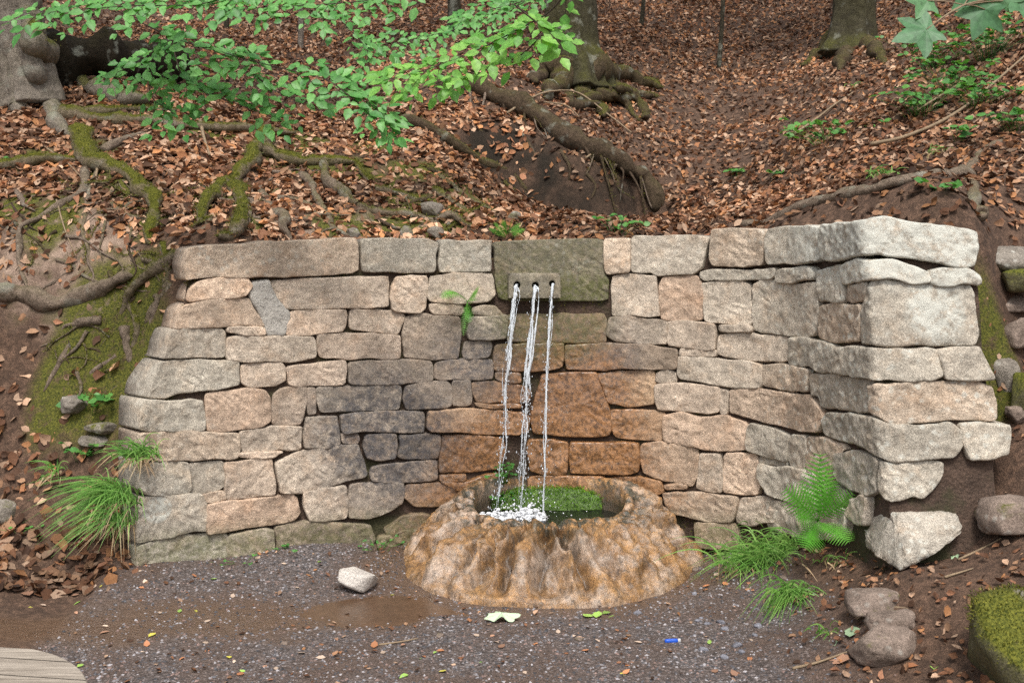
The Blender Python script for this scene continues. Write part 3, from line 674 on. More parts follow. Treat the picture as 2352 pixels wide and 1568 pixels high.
def stone_mesh(sz, depth=0.26, proud=0.0, seed=0.0, rough=1.0, soft=0.016):
    """block whose face follows the wall: rings shrink from the outline to the stone's long axis"""
    P = chaikin(sz, 1, 0.91); P = resample(P, 0.012)
    nz = np.stack([P[:,0]*22+seed, P[:,1]*22, 0*P[:,0]+seed], 1)
    c = P.mean(0); d0 = P-c
    P = P+np.stack([vnoise(nz), vnoise(nz+31.7)], 1)*0.0035*rough
    lw = np.stack([P[:,0]*9+seed*1.3, P[:,1]*9, 0*P[:,0]], 1); P = P+np.stack([vnoise(lw), vnoise(lw+13)], 1)*0.006*rough
    w, h = np.ptp(P[:,0]), np.ptp(P[:,1]); mid = (P.max(0)+P.min(0))/2
    sp = np.tile(mid, (len(P),1))
    if w >= h: a = max(0, (w-h)/2*0.98); sp[:,0] = np.clip(P[:,0], mid[0]-a, mid[0]+a); sp[:,1] = mid[1]
    else: a = max(0, (h-w)/2*0.98); sp[:,1] = np.clip(P[:,1], mid[1]-a, mid[1]+a); sp[:,0] = mid[0]
    r = np.linalg.norm(P-sp, axis=1)[:,None]
    P = sp+(P-sp)*(1+0.006/np.maximum(r, 0.01)); r = r+0.006
    hm = min(w, h)/2
    e = min(soft, hm*0.45)
    prof = [(-0.002, -depth), (0.0, -0.05), (0.0, -e*0.9), (e*0.22, -e*0.32), (e*0.62, -e*0.06), (e*1.2, 0.0)]
    nin = max(3, int((hm-e*1.2)/0.013)); nin = min(nin, 9)
    prof += [(e*1.2+(hm-e*1.2)*(j/nin), 0.0) for j in range(1, nin+1)]
    tilt = np.random.uniform(-1, 1, 2)*0.03*rough
    V = []; off_all = []
    for k, (ins, off) in enumerate(prof):
        f = np.clip(1-ins/np.maximum(hm, 1e-4), 0, 1) if k < len(prof)-1 else 0.0
        if k < 6: kk = 1-ins/np.maximum(r, 1e-4); kk = np.clip(kk, 0.05, 1.02)
        else: kk = np.full_like(r, f)*np.clip(1-prof[5][0]/np.maximum(r, 1e-4), 0.05, 1)/max(1e-4, 1-prof[5][0]/hm)
        Q = sp+(P-sp)*kk
        o = np.full(len(Q), off)+proud
        if k >= 2:
            q3 = np.stack([Q[:,0], Q[:,1], 0*Q[:,0]+seed], 1)
            am = 1.0 if k >= 4 else 0.5
            o = o+am*rough*(0.010*fbm(q3*5, 3)+0.008*np.abs(fbm(q3*13+9, 3))+0.006*fbm(q3*26+9, 3)+0.004*vnoise(q3*60))+(Q-mid)@tilt
        V.append(np.column_stack([Q, o]))
    n = len(P); V = np.vstack(V); F = []
    for k in range(len(prof)-1):
        for j in range(n):
            j2 = (j+1) % n; F.append((k*n+j, k*n+j2, (k+1)*n+j2, (k+1)*n+j))
    F.append(tuple(range(n))[::-1])
    Wp = wall_pt(V[:,0], V[:,1], V[:,2])
    return Wp, F
def clean(o, d=0.0006):
    bm = bmesh.new(); bm.from_mesh(o.data); bmesh.ops.remove_doubles(bm, verts=bm.verts, dist=d)
    bmesh.ops.recalc_face_normals(bm, faces=bm.faces); bm.to_mesh(o.data); bm.free(); o.data.update()
def wall_masks(Wp):
    x, z = Wp[:,0], Wp[:,2]; q = np.stack([x*2.2, z*2.2, 0*x], 1); n = fbm(q, 4)*0.5
    # rust: a plume widening downwards below the spouts
    hw = 0.30+0.62*np.clip((1.25-z)/1.0, 0, 1)**1.1
    rust = (1-sm(0.55, 1.15, np.abs(x-0.27)/hw+n*0.6))*(1-sm(1.05, 1.45, z+n*0.3))
    alg = np.maximum((1-sm(0.35, 1.0, np.hypot((x+0.72)/0.62, (z-0.62)/0.55)+n*0.5)), 0.8*(1-sm(0.5, 1.0, np.hypot((x-0.15)/0.75, (z-1.05)/0.42)+n*0.5)))
    alg = np.maximum(alg, 0.8*(1-sm(0.05, 0.45, z+0.35*np.abs(x+0.5)+n*0.2)))*(1-0.6*rust)
    lic = np.maximum(0.95*sm(1.25, 1.6, x), 0.30*(1-sm(-1.9, -1.2, x)))+0.35*sm(1.45, 1.65, z)
    lic = lic*0.8+0.35*(1-sm(0.5, 1.0, np.hypot((x-1.96)/0.20, (z-1.42)/0.17)+n*0.6))*(x > 1.6)+0.9*(1-sm(0.5, 1.0, np.hypot((x+1.86)/0.09, (z-0.36)/0.10)+n*0.7))
    mos = 0.55*(1-sm(0.4, 0.9, np.hypot((x-0.22)/0.55, (z-1.30)/0.36)))+0.55*(1-sm(0.12, 0.30, z+0.08*n))
    return np.clip(np.stack([rust, alg, lic, mos], 1), 0, 1)
wall = thing('stone_wall', 'curved sandstone retaining wall of rough coursed blocks with three water spouts', 'wall', wall_pt(2.5, 0.0))
polys = []
for line in STONES.strip().splitlines():
    r_, *pp = line.split(); pts = [px(r_, *map(float, p.split(','))) for p in pp]
    polys.append((np.array([wall_hit(u, v) for u, v in pts]), np.mean([p[0] for p in pts]), np.mean([p[1] for p in pts])))
def stone_colour(u, v):
    a = np.array([0.50, 0.395, 0.305])                       # buff
    g = np.array([0.43, 0.385, 0.315])                       # grey
    k = float(sm(1500, 1950, u)*0.8+(1-sm(330, 620, u))*0.85+(0.7 if v < 640 else 0)+0.25); k = min(1, max(0, k+random.uniform(-0.25, 0.25)))
    c = a*(1-k)+g*k
    if 480 < u < 900 and 630 < v < 760: c = c*1.14
    c = c*random.uniform(0.94, 1.22)
    if random.random() < 0.15: c = c*np.array([1.03, 0.93, 0.87])
    p = wall_pt(*wall_hit(u, v))[None]; mm = wall_masks(p)[0]
    c = c*(1-0.55*mm[1]*random.uniform(0.3, 1.2)); c = c*(1-mm[0]*(1-np.array([0.95, 0.72, 0.5])*random.uniform(0.55, 1.1)))
    return (*c, 1)
for i, (sz, u, v) in enumerate(polys):
    big = np.ptp(sz[:,0])*np.ptp(sz[:,1])
    V, F = stone_mesh(sz, proud=random.uniform(-0.008, 0.012)+(0.012 if v < 640 else 0), seed=i*3.71, soft=0.011 if u > 1850 else 0.0075, rough=1.35 if (v > 950 or u > 1850) else 1.0)
    o = mesh_obj('stone', V, F, M['stone'], wall, True, wall_masks(V), 'Mask')
    clean(o); o.color = stone_colour(u, v)
# cement smear between the upper left stones
sz = np.array([wall_hit(*px('1', x, y)) for x, y in [(1070,590),(1240,580),(1265,640),(1330,760),(1400,840),(1450,910),(1470,960),(1420,1150),(1230,1160),(1195,1060),(1130,920),(1050,740)]])
V, F = stone_mesh(sz, 0.05, 0.002, 88.0, 0.8, 0.02); o = mesh_obj('cement_repair', V, F, M['repair'], wall); clean(o)
o['label'] = 'pale grey cement smear filling a gap between stones'
# bedding behind the faces
ss = np.arange(S_GRID[12], S_GRID[-28], 0.02); zz = np.arange(-0.05, 1.69, 0.02)
SS, Z2 = np.meshgrid(ss, zz); q = np.stack([SS.ravel()*14, Z2.ravel()*14, 0*SS.ravel()], 1)
lim = Z2.ravel()
s_left = np.interp(lim, [0.1, 1.6], [wall_hit(300, 1240)[0]+0.03, wall_hit(440, 590)[0]])
sc_ = np.maximum(SS.ravel(), s_left)
top = np.interp(ss, [wall_hit(430, 600)[0], wall_hit(1000, 600)[0], wall_hit(1500, 600)[0], wall_hit(2000, 560)[0]], [1.60, 1.68, 1.68, 1.74])
zc = np.minimum(Z2, top[None,:]).ravel()
Vb = wall_pt(sc_, zc, -0.036+0.016*fbm(q*0.8, 4)); ns = len(ss); i0, j0 = np.meshgrid(np.arange(ns-1), np.arange(len(zz)-1)); b0 = (j0*ns+i0).ravel()
mort = mesh_obj('mortar', Vb, np.stack([b0, b0+1, b0+ns+1, b0+ns], 1), M['mortar'], wall)
# the spout slab, with its projecting block and three bored holes
slab = np.array([wall_hit(u, v) for u, v in [(1138,557),(1250,552),(1386,549),(1389,625),(1397,640),(1398,688),(1290,690),(1160,690),(1146,684),(1140,640)]])
V, F = stone_mesh(slab, 0.3, -0.012, 55.0, 0.7, 0.01)
mk4 = wall_masks(V); mk4[:,0] = 0; mk4[:,3] = 0.35+0.40*sm(1.62, 1.5, V[:,2]); mk4[:,1] = 0.55
o = mesh_obj('spout_slab', V, F, M['stone'], wall, True, mk4, 'Mask'); clean(o); o.color = (0.30, 0.25, 0.18, 1); o['label'] = 'dark damp lintel slab behind the spouts'
led = np.array([wall_hit(u, v) for u, v in [(1180,694),(1290,694),(1396,694),(1396,717),(1290,718),(1176,718)]])
V, F = stone_mesh(led, 0.2, -0.055, 66.0, 0.8, 0.01); mk4 = wall_masks(V); mk4[:,3] = 1; mk4[:,0] = 0.2
o = mesh_obj('mossy_ledge', V, F, M['stone'], wall, True, mk4, 'Mask'); clean(o); o.color = (0.12, 0.10, 0.06, 1)
s0, zt = wall_hit(1166, 627); s1, zb_ = wall_hit(1288, 683)
holes = [(wall_hit(u, v)) for u, v in [(1186,654),(1229,655),(1269,651)]]; HR = 0.0205
def block_with_holes():
    mb = MB(); front = 0.075; cuts = [s0, (holes[0][0]+holes[1][0])/2, (holes[1][0]+holes[2][0])/2, s1]
    pt = lambda s, z, o: wall_pt(s, z, o)
    for k, (hs_, hz) in enumerate(holes):
        a, b = cuts[k], cuts[k+1]; n = 32; out = []; ang = np.linspace(0, 2*math.pi, n, endpoint=False)
        rr = HR*(0.88 if k == 2 else 1.0)
        for t_ in ang:
            c_, s_ = math.cos(t_), math.sin(t_)
            tx = ((b-hs_) if c_ > 0 else (hs_-a))/max(abs(c_), 1e-6); tz = ((zt-hz) if s_ > 0 else (hz-zb_))/max(abs(s_), 1e-6); q_ = min(tx, tz); out.append((hs_+c_*q_, hz+s_*q_))
        cors = [(a,zb_),(b,zb_),(b,zt),(a,zt)]
        for cc in cors:
            j = int(np.argmin([(p[0]-cc[0])**2+(p[1]-cc[1])**2 for p in out])); out[j] = cc
        out = np.array(out); rings = []
        for f in (1.0, 0.66, 0.33, 0.12, 0.0):
            ci = np.stack([hs_+rr*np.cos(ang), hz+rr*np.sin(ang)], 1); Q = ci+(out-ci)*f
            nz = 0.005*fbm(np.stack([Q[:,0]*30, Q[:,1]*30, 0*Q[:,0]], 1), 3)
            edge = -0.006*(f == 1.0)
            rings.append(pt(Q[:,0], Q[:,1], front+nz*(1 if f not in (1.0,) else 0.4)+edge-0.004*(f == 0)))
        ci = np.stack([hs_+rr*np.cos(ang), hz+rr*np.sin(ang)], 1)
        for dd in (0.04, 0.0, -0.08): rings.append(pt(ci[:,0], ci[:,1], dd))
        Vv = np.vstack(rings); Ff = []
        for i in range(len(rings)-1):
            for j in range(n): j2 = (j+1) % n; Ff.append((i*n+j, i*n+j2, (i+1)*n+j2, (i+1)*n+j))
        Ff.append(tuple((len(rings)-1)*n+j for j in range(n))); mb.add(Vv, Ff)
    # side, top and bottom faces
    for (A, B) in [((s0,zt),(s1,zt)), ((s1,zt),(s1,zb_)), ((s1,zb_),(s0,zb_)), ((s0,zb_),(s0,zt))]:
        n = 12; t_ = np.linspace(0, 1, n); S_ = A[0]+(B[0]-A[0])*t_; Z_ = A[1]+(B[1]-A[1])*t_
        Vv = np.vstack([pt(S_, Z_, front-0.006), pt(S_, Z_, front-0.02), pt(S_, Z_, -0.03)]); Ff = [(k*n+i, k*n+i+1, (k+1)*n+i+1, (k+1)*n+i) for k in range(2) for i in range(n-1)]
        mb.add(Vv, Ff)
    return mb
mb = block_with_holes(); Vv = np.vstack(mb.v); mk4 = np.zeros((len(Vv),4)); mk4[:,1] = 0.3; mk4[:,3] = 0.2
o = mesh_obj('spout_block', Vv, mb.f, M['stone'], wall, True, mk4, 'Mask'); o.color = (0.36, 0.31, 0.24, 1); clean(o, 0.0004); o['label'] = 'projecting stone block with three round spout holes'
for k, (hs_, hz) in enumerate(holes):
    ang = np.linspace(0, 2*math.pi, 24, endpoint=False); rr = HR*(0.88 if k == 2 else 1.0)*0.985
    V1 = wall_pt(hs_+rr*np.cos(ang), hz+rr*np.sin(ang), 0.058); V2 = wall_pt(hs_+rr*np.cos(ang), hz+rr*np.sin(ang), -0.075)
    mesh_obj('spout_bore', np.vstack([V1, V2]), [(j, (j+1) % 24, 24+(j+1) % 24, 24+j) for j in range(24)]+[tuple(range(24, 48))], M['hole'], wall)

# the lowest corner block, turned towards the path
def hull_stone(pts, seed, cuts=7, amp=0.012):
    bm = bmesh.new()
    for p in pts: bm.verts.new(p)
    r_ = bmesh.ops.convex_hull(bm, input=bm.verts)
    bmesh.ops.delete(bm, geom=[v for v in bm.verts if not v.link_faces], context='VERTS')
    bmesh.ops.bevel(bm, geom=list(bm.edges), offset=0.012, segments=2, affect='EDGES', profile=0.6)
    bmesh.ops.triangulate(bm, faces=bm.faces); bmesh.ops.subdivide_edges(bm, edges=bm.edges, cuts=cuts, use_grid_fill=True)
    bm.normal_update(); V = np.array([v.co[:] for v in bm.verts]); N = np.array([v.normal[:] for v in bm.verts])
    V = V+N*(amp*fbm(V*7+seed, 3)+amp*0.7*fbm(V*24+seed, 3)+0.004*vnoise(V*60))[:,None]
    F = [tuple(v.index for v in f.verts) for f in bm.faces]; bm.free(); return V, F
P8 = lambda x, y, d: at(*px('8', x, y), d)
cb = [P8(738,1112,5.16), P8(888,1156,4.84), P8(945,1545,4.62), P8(795,1450,4.80), P8(705,1260,5.10), P8(1300,1185,4.80), P8(1350,1290,4.74), P8(1180,1425,4.66), P8(1000,1465,4.62)]
cb += [p+np.array([0.05, 0.38, -0.02]) for p in cb]
V, F = hull_stone(cb, 3.3); mk4 = wall_masks(V); mk4[:,0] = 0; mk4[:,3] *= 0.4
o = mesh_obj('stone', V, F, M['stone'], wall, True, mk4, 'Mask'); o.color = (0.40, 0.36, 0.30, 1)

# ------------------------------------------------------------------ the rock basin under the spouts
BC = np.array([0.20, 6.06])
_rg = np.random.RandomState(12); GROOVES = []; _a = math.pi*0.98
while _a < 2.02*math.pi:
    GROOVES.append((_a, _rg.uniform(0.05, 0.13), _rg.uniform(0.35, 1.0), _rg.uniform(-.12, .12))); _a += _rg.uniform(0.10, 0.27)
def basin():
    n = 420; ph = np.linspace(0, 2*math.pi, n, endpoint=False); c, s = np.cos(ph), np.sin(ph)
    lump = 0.07*fbm(np.stack([c*1.7, s*1.7, 0*c], 1), 3)
    r_in = 1/np.sqrt((c/0.42)**2+(s/np.where(s < 0, 0.33, 0.30))**2)*(1+0.8*lump)
    r_out = 1/np.sqrt((c/np.where(c > 0, 0.84, 0.84))**2+(s/np.where(s < 0, 0.86, 0.34))**2)*(1+lump)
    zr = 0.285+0.10*sm(-0.55, 0.5, s)+0.025*fbm(np.stack([c*3, s*3, 0*c+4], 1), 3)
    gro = np.abs(vnoise(np.stack([ph*3.3+2.0, 0*ph, 0*ph], 1)))+0.6*np.abs(vnoise(np.stack([ph*7.1+9.0, 0*ph, 0*ph+3], 1)))
    gro = 1-np.clip(gro*2.3, 0, 1)                        # 1 in the narrow gullies
    prof = [('i', 0.0, 0.10), ('i', 0.55, 0.10), ('i', 0.85, 0.13), ('i', 0.95, 0.20), ('i', 1.0, 0.26)]
    rings = []; masks = []
    for kind, f, z in prof:
        r = r_in*f; rings.append(np.stack([BC[0]+c*r, BC[1]+s*r, 0*c+z], 1)); masks.append(np.tile([0.2, 1.0, 0, 1], (n,1)))
    for w in np.concatenate([[0.0, 0.02, 0.05, 0.09], np.linspace(0.13, 0.94, 30), [0.97, 1.0, 1.03]]):
        ww = min(w, 1.0); wig = 0.10*vnoise(np.stack([ph*2, 0*ph+w*3, 0*ph], 1))
        r = r_in+0.012+(r_out-r_in-0.012)*(ww**0.86)
        z = zr*(1-ww**2.5)+0.012*math.sin(min(1, ww/0.12)*math.pi)
        if w > 1.0: z = z*0-0.06; r = r*1.01
        amp = sm(0.0, 0.25, w)*(1-sm(0.80, 1.0, w))
        wob = 0.05*vnoise(np.stack([ph*6, 0*ph+w*5, 0*ph], 1))+0.03*vnoise(np.stack([ph*15, 0*ph+w*11, 0*ph+4], 1))
        g2 = 0*ph
        for (pa, wd_, dp_, ln_) in GROOVES:
            dd_ = np.abs((ph+wob+ln_*w-pa+math.pi) % (2*math.pi)-math.pi)/wd_
            g2 = np.maximum(g2, dp_*np.clip(1-dd_, 0, 1)**0.8)
        dsp = -0.085*g2*amp-0.035*g2*(1-sm(0.85, 1.0, w))
        Q = np.stack([BC[0]+c*r, BC[1]+s*r, z], 1)
        dsp = dsp+(0.060*fbm(Q*4.5, 4)+0.030*fbm(Q*np.array([14,14,7]), 3)+0.010*vnoise(Q*44))*sm(-0.05, 0.2, w)*(1-0.5*sm(0.9, 1.0, w))
        nr = 0.75 if w > 0.1 else 0.3
        Q[:,0] += c*dsp*nr; Q[:,1] += s*dsp*nr; Q[:,2] += dsp*(0.8 if w < 0.95 else 0.1)
        rings.append(Q); m = np.zeros((n,4)); m[:,0] = (1-sm(0.0, 0.55, w))*0.9+0.15; m[:,1] = 0.9*np.clip(g2*1.3-0.35, 0, 1)*amp; m[:,3] = 1; masks.append(m)
    V = np.vstack(rings); F = []
    for k in range(len(rings)-1):
        for j in range(n): j2 = (j+1) % n; F.append((k*n+j, k*n+j2, (k+1)*n+j2, (k+1)*n+j))
    F.append(tuple(range(n))[::-1])
    return V, F, np.vstack(masks), r_in
bV, bF, bM, b_rin = basin()
bas = thing('water_basin', 'wet rust-brown rock bowl with gullied sides below the three spouts', 'basin', (BC[0], BC[1]-0.3, 0))
o = mesh_obj('bowl', bV, bF, M['basin'], bas, True, bM, 'Mask'); clean(o, 0.0008)
n = 96; ph = np.linspace(0, 2*math.pi, n, endpoint=False); rr = np.interp(ph, np.linspace(0, 2*math.pi, 420, endpoint=False), b_rin)*0.985
WZ = 0.222
pw = []
for f in np.linspace(1, 0.04, 18):
    Q = np.stack([BC[0]+np.cos(ph)*rr*f, BC[1]+np.sin(ph)*rr*f, 0*ph+WZ], 1); dj = np.min([np.hypot(Q[:,0]-a, Q[:,1]-b) for a, b in ((-0.09,6.05),(0.05,6.03),(0.17,6.02))], 0)
    Q[:,2] += 0.006*np.cos(dj*70)*np.exp(-dj*6); pw.append(Q)
pool = mesh_obj('pool_water', np.vstack(pw), [(k*n+j, k*n+(j+1) % n, (k+1)*n+(j+1) % n, (k+1)*n+j) for k in range(17) for j in range(n)]+[tuple(17*n+j for j in range(n))], M['pool'])
pool['kind'] = 'structure'
# bright moss bank between the pool and the wall foot
def moss_bank():
    us = np.linspace(1092, 1432, 70); V = []; nk = 14
    for k in range(nk):
        f = k/(nk-1)
        for i, u in enumerate(us):
            e = (1-abs(2*i/69-1)**3); vb = 1172-10*(1-e); vt = 1172-52*e
            sA = at(u, vb, 6.22+0.06*(1-e)); w_ = wall_hit(u, vt); B = wall_pt(w_[0], w_[1], 0.005)
            p = sA*(1-f)+B*f; p[2] += 0.03*math.sin(f*math.pi)*e; V.append(p)
    V = np.array(V); V += np.array([0, -1, 0.5])*(0.016*fbm(V*22, 3)+0.010*vnoise(V*80))[:,None]
    return V, [(k*70+i, k*70+i+1, (k+1)*70+i+1, (k+1)*70+i) for k in range(nk-1) for i in range(69)]
V, F = moss_bank(); o = mesh_obj('moss_cushion', V, F, M['moss']); tag(o, 'bright green moss strip along the wall foot behind the pool', 'moss')

# ------------------------------------------------------------------ falling water
bm = bmesh.new(); bmesh.ops.create_icosphere(bm, subdivisions=1, radius=1.0); ICO_V = np.array([v.co[:] for v in bm.verts]); ICO_F = [tuple(v.index for v in f.verts) for f in bm.faces]; bm.free()
def jet(path, strands, drops, seed, label):
    rs = np.random.RandomState(seed); mb = MB(); C = catmull(path, 170)
    t = np.linspace(0, 1, 170)
    for (r0, amp, f0, f1, ox) in strands:
        a, b = int(f0*169), int(f1*169); tt = t[a:b+1]; ph = rs.uniform(0, 6.28); fq = rs.uniform(5, 9)
        nq = lambda f_, k_: vnoise(np.stack([tt*f_+ph*7+k_*13.7, 0*tt+seed, 0*tt+r0*999], 1))
        off = amp*(0.35+1.1*tt)[:,None]*np.stack([nq(6, 1)+0.5*nq(17, 2), nq(6, 3)+0.5*nq(17, 4), 0*tt], 1)*1.4+np.stack([ox*np.sin(np.clip((tt-f0)/max(f1-f0, .01), 0, 1)*math.pi), 0*tt, 0*tt], 1)
        rad = r0*(0.95+0.8*nq(15, 5)+0.5*nq(45, 6)+0.35*nq(90, 7))*(1-0.5*tt)*(1-0.6*sm(0.35, 0.8, tt)*(nq(9, 8) < 0))
        rad = np.clip(rad, 0.0004, None); rad[0] = r0; rad[-1] *= 0.3
        V, F = tube(C[a:b+1]+off, rad, 7, 0.0); V = V+0.0012*vnoise(V*260)[:,None]; mb.add(V, F)
    for k in range(drops):
        q = rs.uniform(0.12, 1)**0.8; c = C[int(q*169)]+rs.normal(0, 1, 3)*np.array([0.006+0.016*q, 0.006+0.012*q, 0.004]); r = rs.uniform(0.0010, 0.0042)*(0.6+0.5*q)
        mb.add(c+ICO_V*np.array([r, r, r*rs.uniform(1.2, 2.6)]), ICO_F)
    o = mb.build('water_jet', M['jet']); tag(o, label, 'water jet', 'water jets falling from the spouts'); return o
def jp(L, d0, d1): return [at(u, v, d0+(d1-d0)*i/(len(L)-1)) for i, (u, v) in enumerate(L)]
d_sp = wall_pt(holes[0][0], holes[0][1], 0.06)[1]
jet(jp([(1186,655),(1184,668),(1178,720),(1168,800),(1160,900),(1158,1000),(1149,1090),(1140,1192)], d_sp, d_sp-0.26), [(0.0072,0.006,0,1,-0.006),(0.006,0.008,0,0.95,0.012),(0.004,0.012,0.0,0.45,0.022),(0.0045,0.009,0.2,1,0.0),(0.003,0.014,0.1,0.7,-0.01)], 260, 3, 'stream of water falling from the first spout hole, beside the hanging wall fern')
jet(jp([(1229,656),(1227,672),(1221,740),(1214,820),(1210,900),(1208,960),(1203,1060),(1197,1195)], d_sp-0.0, d_sp-0.28), [(0.0085,0.007,0,1,-0.004),(0.0065,0.009,0,1,0.006),(0.0055,0.010,0,0.55,0.034),(0.005,0.012,0.1,0.9,-0.014),(0.004,0.014,0.3,1,0.01)], 380, 5, 'widest middle stream of water, splitting below the central spout hole')
jet(jp([(1270,652),(1268,664),(1264,720),(1258,800),(1254,900),(1252,1000),(1250,1090),(1248,1196)], d_sp, d_sp-0.27), [(0.0075,0.005,0,1,0.0),(0.0055,0.007,0,1,0.004),(0.003,0.010,0.1,0.8,0.008)], 180, 8, 'thin stream of water from the spout hole next to the mossy ledge')
rs = np.random.RandomState(4); mb = MB()
for k in range(520):
    u = rs.uniform(1092, 1252); e = math.exp(-((u-1212)/40)**2)+0.45*math.exp(-((u-1140)/25)**2)+0.25
    q = at(u, 1199+rs.uniform(-9, 6), 6.02+rs.uniform(-0.06, 0.10)); r = rs.uniform(0.003, 0.012)
    q[2] = WZ+rs.exponential(0.014)*e-0.004
    mb.add(q+ICO_V*np.array([r*1.4, r*1.2, r])*(1+0.3*rs.normal(0, 1, (len(ICO_V),1))*0.6), ICO_F)
for k in range(150):
    u = rs.normal(1205, 50); q = at(u, 1195, 6.04+rs.uniform(-0.08, 0.12)); q[2] = WZ+abs(rs.normal(0, 0.05)); r = rs.uniform(0.0015, 0.005)
    mb.add(q+ICO_V*r, ICO_F)
o = mb.build('splash', M['foam']); o['kind'] = 'stuff'

# ------------------------------------------------------------------ puddle by the basin
def sheet(name, pts, z, mat, grow=0.0):
    P = resample(chaikin(np.array(pts), 3), 0.05); c = P.mean(0); V = [np.append(c, z)]+[np.append(p, z) for p in P]
    nz = fbm(np.stack([P[:,0]*5, P[:,1]*5, 0*P[:,0]], 1), 3)
    for i in range(len(P)): d = P[i]-c; V[i+1][:2] = c+d*(1+0.10*nz[i])
    n = len(P); return mesh_obj(name, V, [(0, 1+i, 1+(i+1) % n) for i in range(n)], mat)
pud = [on_ground(u, v)[:2] for u, v in [(930,1300),(990,1380),(1120,1415),(1010,1440),(860,1450),(720,1440),(640,1420),(690,1380),(760,1340),(850,1300)]]
zp = float(np.min(H(np.linspace(pc[0]-.3, pc[0]+.3, 15), np.full(15, pc[1]))))+0.017
pu = sheet('puddle', pud, zp, M['puddle']); pu['kind'] = 'structure'

# ------------------------------------------------------------------ trees and their exposed roots
FUZZ = []
def root_path(pts, lift): return np.array([hitb(u, v, lift) for u, v in pts])
def rootmesh(parent, pts, r0, r1, mat, moss=0.0, lift=None, sides=10, name='root', rough=0.22, world=None):
    P = world if world is not None else root_path(pts, (lift if lift is not None else min(r0, 0.05)*0.25))
    C = catmull(P, max(10, len(P)*7)); n = len(C)
    L = np.linalg.norm(np.diff(C, axis=0), axis=1).sum(); q = np.linspace(0, L, n)
    C = C+np.stack([vnoise(np.stack([q*5+k*31+len(pts)*7.7+r0*500, 0*q, 0*q], 1)) for k in range(3)], 1)*min(0.03, r0*0.8)
    rad = np.linspace(r0, r1, n)*(1+0.32*vnoise(np.stack([q*9+r0*900, 0*q, 0*q+3], 1)))
    if parent is not None and name == 'root': rad[-3:] *= np.array([0.85, 0.6, 0.3])
    V, F = tube(C, rad, sides, rough, 9.0/max(0.5, r0*14), seed=r0*77)
    if moss > 0.25: FUZZ.append((V, V-np.repeat(C, sides, axis=0), np.full(len(V), moss)))
    cc = np.zeros((len(V),3)); mq = fbm(V*4.0, 3); cc[:,0] = np.clip(moss*(0.9+1.2*mq), 0, 1)
    return mesh_obj(name, V, F, M[mat], parent, True, cc)
LEAFC = mat_leaf('canopy_leaf', 0.5, 0.3, 0.35)
def crown(parent, c, rx, rz, nl, seed):
    rs = np.random.RandomState(seed); d = rs.normal(0, 1, (nl,3)); d /= np.linalg.norm(d, axis=1)[:,None]
    rad = rs.uniform(0.35, 1, nl)**0.5; cl = fbm(d*2.2+seed, 3); P = np.array(c)+d*rad[:,None]*(1+0.5*cl[:,None])*np.array([rx, rx, rz])
    V, F, C = scatter_leaves(P, np.tile([0,0,1.0], (nl,1)), rs.uniform(0.10, 0.2, nl), rs, 0.9, pal=[(0.06,0.15,0.03),(0.09,0.2,0.04),(0.05,0.12,0.03)], simple=True)
    return mesh_obj('crown', V, F, LEAFC, parent, False, C)
T8 = np.array([[0,0,0],[-.5,.33,.10],[0,.33,0],[.5,.33,.10],[-.42,.68,.13],[0,.68,.05],[.42,.68,.13],[0,1,.14]])
F8 = np.array([[0,2,1],[0,3,2],[1,2,5],[1,5,4],[2,3,6],[2,6,5],[4,5,7],[5,6,7]])
T4 = np.array([[0,0,0],[-.42,.5,.12],[.42,.5,.08],[0,1,.05]]); F4 = np.array([[0,2,3],[0,3,1]])
def scatter_leaves(P, N, L, rs, tilt, pal, simple=False, aspect=0.62):
    n = len(P); T, Fq = (T4, F4) if simple else (T8, F8)
    N = N+rs.normal(0, tilt, (n,3)); N /= np.linalg.norm(N, axis=1)[:,None]
    yaw = rs.normal(0, 1, (n,3)); Y = yaw-N*(yaw*N).sum(1)[:,None]; Y /= np.linalg.norm(Y, axis=1)[:,None]; X = np.cross(Y, N)
    loc = np.tile(T, (n,1,1)); loc = loc-np.array([0, .5, 0]); loc[:,:,0] *= aspect*rs.uniform(0.8, 1.25, (n,1)); loc[:,:,2] *= rs.uniform(-2.2, 3.4, (n,1))
    loc += rs.normal(0, 0.05, loc.shape)*np.array([1,1,0.8])
    V = P[:,None,:]+L[:,None,None]*(loc[:,:,0:1]*X[:,None]+loc[:,:,1:2]*Y[:,None]+loc[:,:,2:3]*N[:,None])
    F = (Fq[None]+(np.arange(n)*len(T))[:,None,None]).reshape(-1,3)
    pal = np.array(pal); c = pal[rs.randint(0, len(pal), n)]*rs.uniform(0.7, 1.3, (n,1)); C = np.repeat(c, len(T), axis=0)
    return V.reshape(-1,3), F, C
def trunk(parent, pts, radii, mat, moss, name='trunk', sides=28, flute=0.10):
    C = catmull(pts, len(pts)*9); rad = np.interp(np.linspace(0, 1, len(C)), np.linspace(0, 1, len(radii)), radii)
    V, F = tube(C, rad, sides, 0.05, 5.0); n = len(C); V = V.reshape(n, sides, 3)
    a = np.linspace(0, 2*math.pi, sides, endpoint=False); fl = 1+flute*np.sin(a*5+1.0)[None,:]*np.linspace(1, 0.25, n)[:,None]+0.5*flute*np.sin(a*9)[None,:]*np.linspace(1, 0.3, n)[:,None]
    V = C[:,None]+(V-C[:,None])*fl[...,None]; V = V.reshape(-1,3)
    cc = np.zeros((len(V),3)); cc[:,0] = np.clip(moss*(0.8+1.3*fbm(V*2.5, 3)), 0, 1)
    return mesh_obj(name, V, F, M[mat], parent, True, cc)
